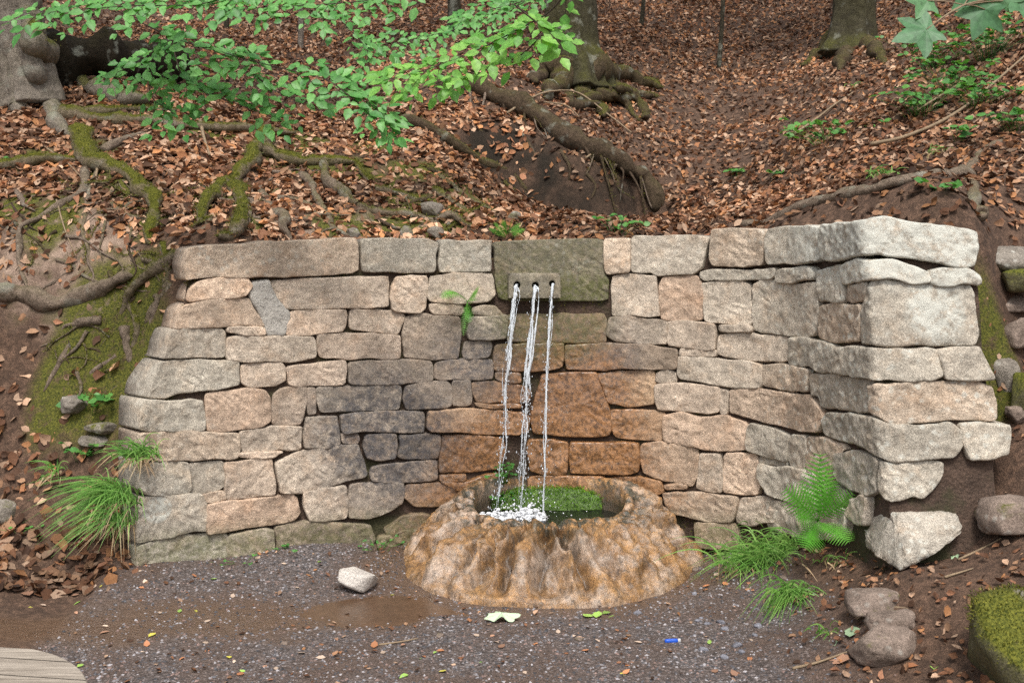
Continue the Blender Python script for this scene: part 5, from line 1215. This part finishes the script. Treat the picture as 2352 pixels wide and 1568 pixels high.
# ------------------------------------------------------------------ grass tufts
GREEN = [(0.15,0.33,0.06),(0.24,0.43,0.10),(0.11,0.26,0.045),(0.26,0.42,0.13)]; STRAW = [(0.50,0.36,0.20),(0.42,0.29,0.17),(0.55,0.42,0.26)]
def tuft(base, label, n, length, lean, spread, seed, straw=0.12, width=0.0038, droop=1.0, group=None):
    rs = np.random.RandomState(seed); mb = MB(); base = np.array(base, float); lean = np.array(lean, float)
    for k in range(n):
        b = base+np.array([rs.normal(0, spread), rs.normal(0, spread*0.5), rs.uniform(-0.02, 0.02)]); dry = rs.uniform() < straw
        L = length*rs.uniform(0.45, 1.1)*(0.7 if dry else 1); a = rs.uniform(0, 6.28)
        h = np.array([math.cos(a)*0.55, math.sin(a)*0.45-0.12, 0])+lean; upz = rs.uniform(0.35, 1.0)*(0.1 if dry else 1); st = 7; pts = []
        for i in range(st+1):
            t = i/st; pts.append(b+L*(h*t*(0.5+0.5*t)+np.array([0,0,upz*t-droop*(0.55+0.3*rs.uniform()*0)*t*t*1.15])))
        pts = np.array(pts); T = np.gradient(pts, axis=0); S = np.cross(T, np.array([0.2, -1, 0.3])); S /= np.linalg.norm(S, axis=1)[:,None]+1e-9
        w = width*rs.uniform(0.6, 1.3)*(1-np.linspace(0, 1, st+1)**1.8*0.95)[:,None]
        c = np.array((STRAW if dry else GREEN)[rs.randint(3)])*rs.uniform(0.75, 1.3)
        mb.add(np.vstack([pts-S*w, pts+S*w]), [(i, i+1, st+2+i, st+1+i) for i in range(st)], c)
    o = mb.build('grass_tuft', M['grass'], None, True); o['kind_note'] = 0; del o['kind_note']; tag(o, label, 'grass', group or 'grass tufts'); return o
tuft(at(272,1150,5.60), 'long arching grass clump hanging beside the left end of the wall', 230, 0.44, (-0.34,-0.18,0), 0.05, 1, 0.10, droop=1.1)
tuft(at(272,1200,5.58), 'lower clump of long grass touching the lowest left stone', 120, 0.34, (-0.4,-0.15,0), 0.04, 2, 0.2, droop=1.2)
tuft(at(320,1048,5.60), 'grass sprouting from a joint at the left end of the wall with dry straw below', 130, 0.27, (-0.1,-0.2,0), 0.05, 3, 0.35, droop=0.9)
tuft(hit(130,1085), 'small grass clump on the left bank', 60, 0.20, (-0.1,-0.2,0), 0.03, 4, 0.3)
tuft(hit(1745,1300), 'tall pale grass clump between the basin and the fern', 230, 0.46, (-0.20,-0.15,0), 0.09, 5, 0.2)
tuft(hit(1800,1270), 'grass clump right under the large fern', 200, 0.40, (-0.12,-0.2,0), 0.09, 6, 0.25)
tuft(hit(1825,1370), 'drooping grass clump at the edge of the gravel', 170, 0.38, (-0.05,-0.3,0), 0.05, 7, 0.3, droop=1.3)
tuft(hit(1765,1230), 'sparse grass at the wall foot behind the tall clump', 100, 0.40, (-0.05,-0.1,0), 0.07, 8, 0.2)
tuft(hitb(2030,405), 'grass clump above the thick bare root', 60, 0.16, (0,-0.2,0), 0.05, 9, 0.4)
tuft(hitb(2160,350), 'dry grass clump on the upper right slope', 50, 0.18, (0,-0.2,0), 0.05, 10, 0.7)
tuft(hitb(1960,205), 'straw-coloured grass at the foot of the thick right trunk', 40, 0.22, (0.2,-0.2,0), 0.06, 11, 0.8)
tuft(hit(1930,1290), 'thin grass between fern and corner stone', 40, 0.16, (0.1,-0.2,0), 0.07, 12, 0.6)
tuft(hit(1910,1455), 'thin green blades beside the flat slabs', 24, 0.12, (-0.1,-0.2,0), 0.04, 13, 0.3)

# ------------------------------------------------------------------ loose rocks
bm = bmesh.new(); bmesh.ops.create_icosphere(bm, subdivisions=4, radius=1.0); I4_V = np.array([v.co[:] for v in bm.verts]); I4_F = np.array([[v.index for v in f.verts] for f in bm.faces]); bm.free()
bm = bmesh.new(); bmesh.ops.create_icosphere(bm, subdivisions=2, radius=1.0); I2_V = np.array([v.co[:] for v in bm.verts]); I2_F = np.array([[v.index for v in f.verts] for f in bm.faces]); bm.free()
def rock(p, size, label, mat, seed, yaw=0.0, boxy=0.5, rough=0.10, name='rock', cat='rock', group=None, sink=0.25, tilt=0.0, lo=False):
    rs = np.random.RandomState(seed); base = I2_V if lo else I4_V; fc = I2_F if lo else I4_F
    V = base.copy(); m = np.abs(V).max(1)[:,None]; V = V*(1-boxy)+V/m*boxy*0.88
    for k in range(9):                                        # broken facets
        d = rs.normal(0, 1, 3); d /= np.linalg.norm(d); h = V@d; lim = rs.uniform(0.62, 0.86); V = V-np.clip(h-lim, 0, None)[:,None]*d*0.9
    V = V*(1+rough*fbm(V*2.2+seed, 4)[:,None]+rough*0.35*fbm(V*8+seed, 2)[:,None])
    V = V*np.array(size)/2; c, s_ = math.cos(yaw), math.sin(yaw)
    V = np.stack([V[:,0]*c-V[:,1]*s_, V[:,0]*s_+V[:,1]*c, V[:,2]+V[:,0]*tilt], 1)
    V = V+np.array(p)+np.array([0, 0, size[2]*(0.5-sink)])
    o = mesh_obj(name, V, fc, M[mat], None, not lo); tag(o, label, cat, group); return o
rock(on_ground(823,1350), (0.225,0.17,0.125), 'pale dressed stone block lying in the puddle left of the basin', 'rockpale', 1, 0.15, 0.85, 0.05, 'stone_block', 'stone', sink=0.12)
rock(hit(2010,1405), (0.24,0.22,0.13), 'flat mossy slab above the larger flat slab on the right path edge', 'slab', 2, 0.3, 0.55)
rock(hit(2055,1440), (0.26,0.16,0.10), 'middle flat slab of three on the right path edge', 'slab', 21, 0.4, 0.5)
rock(hit(2030,1505), (0.30,0.24,0.16), 'largest flat grey slab on the right path edge', 'slab', 3, 0.1, 0.6)
rock(hit(2350,1530,-0.02), (0.44,0.46,0.40), 'big boulder covered in olive moss at the right edge of the path', 'rockmoss', 4, 0.3, 0.3, 0.08, 'boulder')
rock(hit(2330,1215), (0.30,0.3,0.2), 'half-buried brown boulder right of the lowest corner stone', 'slab', 5, 0.2, 0.4)
rock(hit(5,1190), (0.15,0.18,0.14), 'rounded grey stone stuck in the left bank', 'rock', 6, 0, 0.2)
for k, (u, v, sx, sz, lab) in enumerate([(170,940,.20,.07,'flat buff stone poking from the mossy bank'),(240,990,.22,.05,'thin flat stone below the leafy herb'),(215,1018,.20,.04,'lowest thin flat stone in the bank'),(990,492,.18,.07,'pale angular stone lying on a mossy root above the coping'),(1180,505,.10,.05,'small grey stone near the fern on top of the wall'),(812,545,.1,.06,'small pale stone behind the long coping stone'),(930,548,.11,.07,'pointed pale stone behind the second coping stone'),(1000,545,.12,.06,'grey stone wedged behind the third coping stone'),(160,925,.1,.05,'small stone by the herb')][:8]):
    rock(hitb(u, v), (sx, sx*0.8, sz*1.6), lab, 'rock', 50+k, random.uniform(-.4, .4), 0.5)
for k, (u, v, d, sx, sz, lab) in enumerate([(2312,605,5.75,.36,.20,'lichen-covered boulder beside the right end of the coping'),(2345,640,5.6,.25,.15,'mossy boulder at the right edge of the bank'),(2300,700,5.7,.30,.13,'dark damp rubble stone right of the big corner block'),(2340,765,5.5,.24,.17,'large rubble stone right of the big corner block'),(2275,790,5.65,.16,.12,'small rubble stone in the shadow of the corner block'),(2312,865,5.35,.17,.19,'rounded upright rubble stone beside the lichen-dotted block'),(2348,905,5.2,.16,.22,'mossy lichen-dotted rubble stone low in the right bank'),(2335,955,5.15,.12,.1,'small broken rubble below the upright stone')]):
    p = at(u, v, d); rock(p, (sx, sx*0.9, sz), lab, 'rockmoss' if k in (1, 6) else 'rock' if k in (0, 5) else 'slab', 70+k, 0.2*k, 0.6, sink=0.5)
rs = np.random.RandomState(9)
for k in range(16):
    u, v = rs.normal(1625, 60), rs.normal(1445, 38); s_ = rs.uniform(0.018, 0.042)
    rock(hit(u, v), (s_*1.3, s_, s_*0.7), 'smooth blue-grey pebble lying loose on the gravel', 'pebble', 90+k, rs.uniform(0, 3), 0.1, 0.06, 'pebble', 'pebble', 'blue-grey pebbles on the gravel', lo=True)
for k, (u, v) in enumerate([(1490,1250),(1720,1298),(1598,1310),(1545,1345),(655,1480),(1010,1462),(1330,1470),(1800,1330)]):
    rock(hit(u, v), (0.05, 0.04, 0.025), 'small brown stone chip lying on the gravel', 'slab', 120+k, rs.uniform(0, 3), 0.5, 0.1, 'stone_chip', 'stone', 'brown stone chips on the gravel', lo=True)
# ------------------------------------------------------------------ blue lighter on the gravel
p = hit(1545, 1476); lt = thing('lighter', 'blue plastic lighter lying on the gravel', 'lighter', p)
a = R(8); d = np.array([math.cos(a), math.sin(a), 0])
for nm, t0, t1, r_, mt in (('body', -.036, .022, .0085, 'blue'), ('metal_cap', .0222, .036, .0078, 'metal')):
    C = np.array([p+d*t+np.array([0,0,.009]) for t in np.linspace(t0, t1, 6)]); V, F = tube(C, np.array([.8,1,1,1,1,.9])*r_, 14, flat=1.35); mesh_obj(nm, V, F, M[mt], lt)
# ------------------------------------------------------------------ round plank table at the path edge
tc = np.array([-1.78, 2.96]); TZ = 0.42; TR = 0.56
tb = thing('plank_table', 'round weathered wooden table top of planks at the path edge', 'table', (tc[0], tc[1], 0))
ang0 = R(-9); ca, sa = math.cos(ang0), math.sin(ang0); pw_ = 0.13
for k in range(-4, 5):
    y0_, y1_ = k*pw_-pw_/2+0.003, k*pw_+pw_/2-0.003; ys = np.linspace(y0_, y1_, 7); ok = np.abs(ys) < TR*0.985
    if ok.sum() < 3: continue
    ys = ys[ok]; xr = np.sqrt(TR**2-ys**2); ol = np.vstack([np.stack([xr, ys], 1), np.stack([-xr, ys], 1)[::-1]]); n = len(ol)
    ins = ol*0.993
    W = lambda P_, z: np.stack([tc[0]+P_[:,0]*ca-P_[:,1]*sa, tc[1]+P_[:,0]*sa+P_[:,1]*ca, 0*P_[:,0]+z], 1)
    V = np.vstack([W(ol, TZ-.04), W(ol, TZ-.004), W(ins, TZ)]); F = [tuple(range(n))[::-1], tuple(range(2*n, 3*n))]+[(r_*n+j, r_*n+(j+1) % n, (r_+1)*n+(j+1) % n, (r_+1)*n+j) for r_ in range(2) for j in range(n)]
    mesh_obj('plank', V, F, M['wood'], tb, False)
for a in (0.6, 2.2, 3.8, 5.4):
    q = tc+0.36*np.array([math.cos(a), math.sin(a)]); V, F = tube(np.array([[*q, -0.03], [*q, 0.2], [*q, TZ-.041]]), 0.045, 12); mesh_obj('leg', V, F, M['wood'], tb)
# ------------------------------------------------------------------ sticks
def stick(pts, r, label, mat='twig', lift=0.01, b=True):
    P = [(hitb if b else hit)(u, v, lift) for u, v in pts]; V, F = tube(catmull(P, max(8, len(P)*6)), np.linspace(r, r*0.5, max(8, len(P)*6)), 6, 0.2, 40); o = mesh_obj('fallen_stick', V, F, M[mat]); tag(o, label, 'stick', 'fallen sticks')
W_ = lambda L, ex: [hitb(u, v, ex) for u, v in L]
stick([(1165,287),(1220,252),(1270,236),(1330,240),(1400,292),(1450,332)], .011, 'pale arched stick spanning the gully below the gnarled roots', lift=0.10)
stick([(1250,256),(1300,264),(1330,290)], .008, 'short pale stick forking from the arched stick', lift=0.08)
stick([(1345,386),(1405,346)], .010, 'short straight pale stick leaning in the dark gully', lift=0.08)
stick([(1825,315),(1870,285),(1915,250),(1960,220)], .012, 'pale broken branch lying up the right slope', lift=0.03)
stick([(2000,348),(2080,330),(2180,285),(2260,225),(2380,120)], .016, 'long brown branch slanting up to the right edge of the slope', lift=0.05)
stick([(2105,270),(2160,235),(2230,190)], .010, 'thin brown branch behind the dark leafy clumps', lift=0.05)
stick([(225,390),(218,440)], .010, 'upright pale stick on the mossy root', lift=0.04)
stick([(460,292),(470,335),(482,372)], .014, 'pale peeled stick standing in the dead leaves under the beech spray', lift=0.05)
stick([(1990,1400),(2060,1400),(2120,1410)], .009, 'reddish stick on soil behind the flat slabs', b=False)
stick([(1820,1540),(1880,1525),(1950,1500)], .007, 'pale bent stick in front of the flat slabs', b=False)
stick([(2200,1290),(2260,1262),(2300,1240)], .006, 'thin twig by the half-buried boulder', b=False)
stick([(2170,1330),(2235,1310)], .006, 'short twig on soil under the lowest corner stone', b=False)
stick([(870,1485),(920,1478),(960,1470)], .005, 'thin twig on gravel in front of the puddle', b=False)
stick([(100,345),(150,380),(190,420)], .006, 'thin bent twig over dead leaves below the pale trunk', lift=0.03)
stick([(130,470),(150,540),(175,600)], .006, 'thin twig leaning on the bare earth face', lift=0.03)
# ------------------------------------------------------------------ single leaves lying on the path
LFM = {}
def path_leaf(u, v, size, c, label, k, group):
    key = c
    if key not in LFM:
        t = NT('fallen_leaf_'+key); cc = {'yellow': (0.55,0.50,0.08), 'green': (0.30,0.48,0.10), 'orange': (0.52,0.22,0.10), 'brown': (0.40,0.22,0.14), 'pale': (0.62,0.47,0.36), 'lime': (0.45,0.62,0.38)}[key]
        oi = t.n('ShaderNodeObjectInfo'); t.P(Base_Color=t.mix(1.0, cc, t.ramp(oi.outputs['Random'], (0, 0.6), (1, 1.2)), 'MULTIPLY'), Roughness=0.55); LFM[key] = [leaf_mesh('fallen_leaf', 1.0, w, t.m, f, d) for w, f, d in ((0.62, 0.25, -0.12), (0.5, 0.4, 0.1), (0.7, 0.1, -0.2))]
    rs = np.random.RandomState(k); p = hit(u, v, 0.006); N = terrain_normal(np.array([p[0]]), np.array([p[1]]))[0]; a = rs.uniform(0, 6.28)
    o = bpy.data.objects.new('fallen_leaf', LFM[key][k % 3]); col.objects.link(o); y = Vector((math.cos(a), math.sin(a), 0)); n = (Vector(N)+Vector(rs.normal(0, .12, 3))).normalized(); y = (y-n*y.dot(n)).normalized(); x = y.cross(n)
    o.matrix_basis = Matrix.Translation(Vector(p))@Matrix((x, y, n)).transposed().to_4x4()@Matrix.Scale(size, 4); tag(o, label, 'leaf', group)
rs = np.random.RandomState(31)
GL = {'yellow': 'small yellow fallen leaf lying on the gravel', 'green': 'small green fallen leaf lying on the gravel', 'orange': 'orange-brown fallen leaf lying on the wet gravel', 'brown': 'dull brown fallen leaf lying flat on the gravel', 'pale': 'pale dry fallen leaf lying on the gravel'}
for k in range(120):
    u = rs.uniform(60, 1750); v = rs.uniform(1285, 1560)
    if 900 < u < 1600 and v < 1425: continue
    if u < 300 and v < 1330: continue
    c = ['yellow', 'green', 'orange', 'brown', 'pale', 'brown', 'pale'][rs.randint(7)]; path_leaf(u, v, rs.uniform(0.02, 0.05), c, GL[c], 200+k, c+' leaves scattered on the gravel')
for k, (u, v, s_, c, lab) in enumerate([(2195,1275,.07,'lime','light green leaf lying on soil under the corner stone'),(2342,1045,.07,'green','green leaf lying on soil right of the wing'),(2165,1155,.05,'pale','pale leaf beside the corner step'),(2145,1540,.06,'green','green leaf between slabs and mossy boulder'),(1960,1440,.09,'lime','large pale green leaf propped on the flat slab'),(1915,1465,.07,'lime','pale green leaf below the flat slab'),(2075,1535,.06,'orange','orange leaf near the largest flat slab'),(1910,1515,.10,'brown','large brown leaf in front of the flat slabs'),(1930,1520,.09,'brown','broad brown leaf touching the largest slab'),(135,1345,.09,'orange','big orange leaf at the foot of the left bank'),(205,1350,.07,'pale','pale leaf at the foot of the left bank'),(60,1360,.09,'brown','wet brown leaf at the foot of the left bank'),(775,545,.055,'lime','single pale green leaf on top of the long coping stone')]):
    path_leaf(u, v, s_, c, lab, 400+k, None)
# broad pale leaf in front of the basin, and a wilted green one beside it
p = hit(1152, 1425, 0.02); ol = thing('lobed_leaf', 'pale silvery lobed leaf lying in front of the basin', 'leaf', p)
me = bpy.data.meshes.new('blade'); n = 40; th = np.linspace(0, 2*math.pi, n, endpoint=False); rr = 1+0.16*np.cos(th*7)+0.08*np.cos(th*3+1)
Vl = np.vstack([[0,0,0.02], np.stack([rr*np.cos(th)*0.075, rr*np.sin(th)*0.05, 0.01*np.cos(th*4)+0.006*np.sin(th*7)], 1)]); me.from_pydata(Vl.tolist(), [], [(0, 1+i, 1+(i+1) % n) for i in range(n)]); me.update()
t = NT('pale_leaf_underside'); t.P(Base_Color=(0.50, 0.62, 0.42), Roughness=0.6); me.materials.append(t.m); o = bpy.data.objects.new('blade', me); col.objects.link(o); o.parent = ol
for k in range(4): path_leaf(1355+k*14, 1412+(k % 2)*8, 0.075, 'green', 'wilted green leaf of a small heap right of the basin front', 500+k, 'wilted green leaves by the basin')
# ------------------------------------------------------------------ gravel chips
rs = np.random.RandomState(77); n = 26000; x = rs.uniform(-2.8, 2.4, n); y = rs.uniform(3.2, 6.3, n); ok = rs.uniform(0, 1, n) < mPath(x, y)*(1-0.55*mWet(x, y)); x, y = x[ok], y[ok]; n = len(x)
OC = np.array([[1,0,0],[-1,0,0],[0,1,0],[0,-1,0],[0,0,1.0]]); OF = np.array([[0,2,4],[2,1,4],[1,3,4],[3,0,4]])
sz = rs.uniform(0.003, 0.0085, n); an = rs.uniform(0, 6.28, n); loc = np.tile(OC, (n,1,1))*(1+rs.normal(0, .28, (n,5,3)))*np.array([1.2,.9,.7]); cx, sx_ = np.cos(an)[:,None], np.sin(an)[:,None]
V = np.stack([loc[:,:,0]*cx-loc[:,:,1]*sx_, loc[:,:,0]*sx_+loc[:,:,1]*cx, loc[:,:,2]], 2)*sz[:,None,None]+np.stack([x, y, H(x, y)], 1)[:,None]
gc = np.array([(0.10,0.10,0.11),(0.20,0.19,0.20),(0.07,0.065,0.07),(0.33,0.31,0.32),(0.22,0.15,0.13),(0.05,0.05,0.055)])[rs.randint(0, 6, n)]*rs.uniform(.7, 1.3, (n,1))
o = mesh_obj('gravel', V.reshape(-1,3), (OF[None]+(np.arange(n)*5)[:,None,None]).reshape(-1,3), M['gravel'], None, False, np.repeat(gc, 5, axis=0), center=False); o['kind'] = 'stuff'
print('leaves per branch', cnt)

# ------------------------------------------------------------------ moss fuzz: short shoots on mossy roots, bank and boulder
rs = np.random.RandomState(5); FP = []; FN = []
for V, Nn, mo in FUZZ:
    Nn = Nn/(np.linalg.norm(Nn, axis=1)[:,None]+1e-9); k = np.where((Nn[:,2] > 0.05))[0]
    if len(k) == 0: continue
    L_ = np.linalg.norm(np.ptp(V, axis=0)); m = int(900*min(1, mo[0])*min(1.5, L_))
    q = k[rs.randint(0, len(k), m)]; FP.append(V[q]+rs.normal(0, 0.010, (m,3))*np.array([1,1,.3])); FN.append(Nn[q])
n = 90000; x = rs.uniform(-4, 3, n); y = rs.uniform(4.6, 10, n); ok = (rs.uniform(0, 1, n) < mMoss(x, y)*np.clip(0.55+1.6*fbm(np.stack([x*6, y*6, 0*x], 1), 3), 0, 1)*_mbank(x, y)); x, y = x[ok], y[ok]
FP.append(np.stack([x, y, H(x, y)], 1)); FN.append(terrain_normal(x, y))
for o in bpy.data.objects:
    if o.name.startswith('boulder') or o.name.startswith('moss_cushion'):
        V = np.array([v.co[:] for v in o.data.vertices])+np.array(o.location); Nn = np.array([v.normal[:] for v in o.data.vertices])
        m = 6000; q = rs.randint(0, len(V), m); ok = Nn[q,2] > (0.05 if o.name.startswith('b') else -1); q = q[ok]; FP.append(V[q]+rs.normal(0, .009, (len(q),3))); FN.append(Nn[q])
        if o.name.startswith('m'): bright = (sum(len(a) for a in FP[:-1]), sum(len(a) for a in FP))
mv = np.array([v.co[:] for v in mort.data.vertices])+np.array(wall.location)+np.array(mort.location); kz = fbm(mv*3.1, 3)+0.5*(1-sm(0.0, 0.5, mv[:,2]))+0.4*(1-sm(0.25, 0.6, np.hypot(mv[:,0]-0.2, mv[:,2]-1.35)))
kk_ = np.where((kz > 0.28) & (fbm(mv*14, 2) > -0.1))[0]; q = kk_[rs.randint(0, len(kk_), 9000)]; FP.append(mv[q]+np.array([0, -0.012, 0])+rs.normal(0, .006, (9000,3))); FN.append(np.tile([0, -1.0, 0.2], (9000,1)))
FP = np.vstack(FP); FN = np.vstack(FN); n = len(FP); FN = FN+rs.normal(0, .45, (n,3))+np.array([0, 0, .3]); FN /= np.linalg.norm(FN, axis=1)[:,None]
S_ = np.cross(FN, rs.normal(0, 1, (n,3))); S_ /= np.linalg.norm(S_, axis=1)[:,None]; hh = rs.uniform(0.007, 0.017, (n,1)); w_ = rs.uniform(0.0018, 0.0035, (n,1))
V = np.stack([FP-S_*w_, FP+S_*w_, FP+FN*hh], 1).reshape(-1,3)
fc = np.array([(0.10,0.11,0.012),(0.18,0.18,0.025),(0.06,0.075,0.01),(0.24,0.23,0.035)])[rs.randint(0, 4, n)]*rs.uniform(.7, 1.3, (n,1)); fc[bright[0]:bright[1]] *= np.array([1.2, 2.4, 1.2])
o = mesh_obj('moss', V, np.arange(3*n).reshape(-1,3), M['grass'], None, False, np.repeat(fc, 3, axis=0), center=False); o['kind'] = 'stuff'
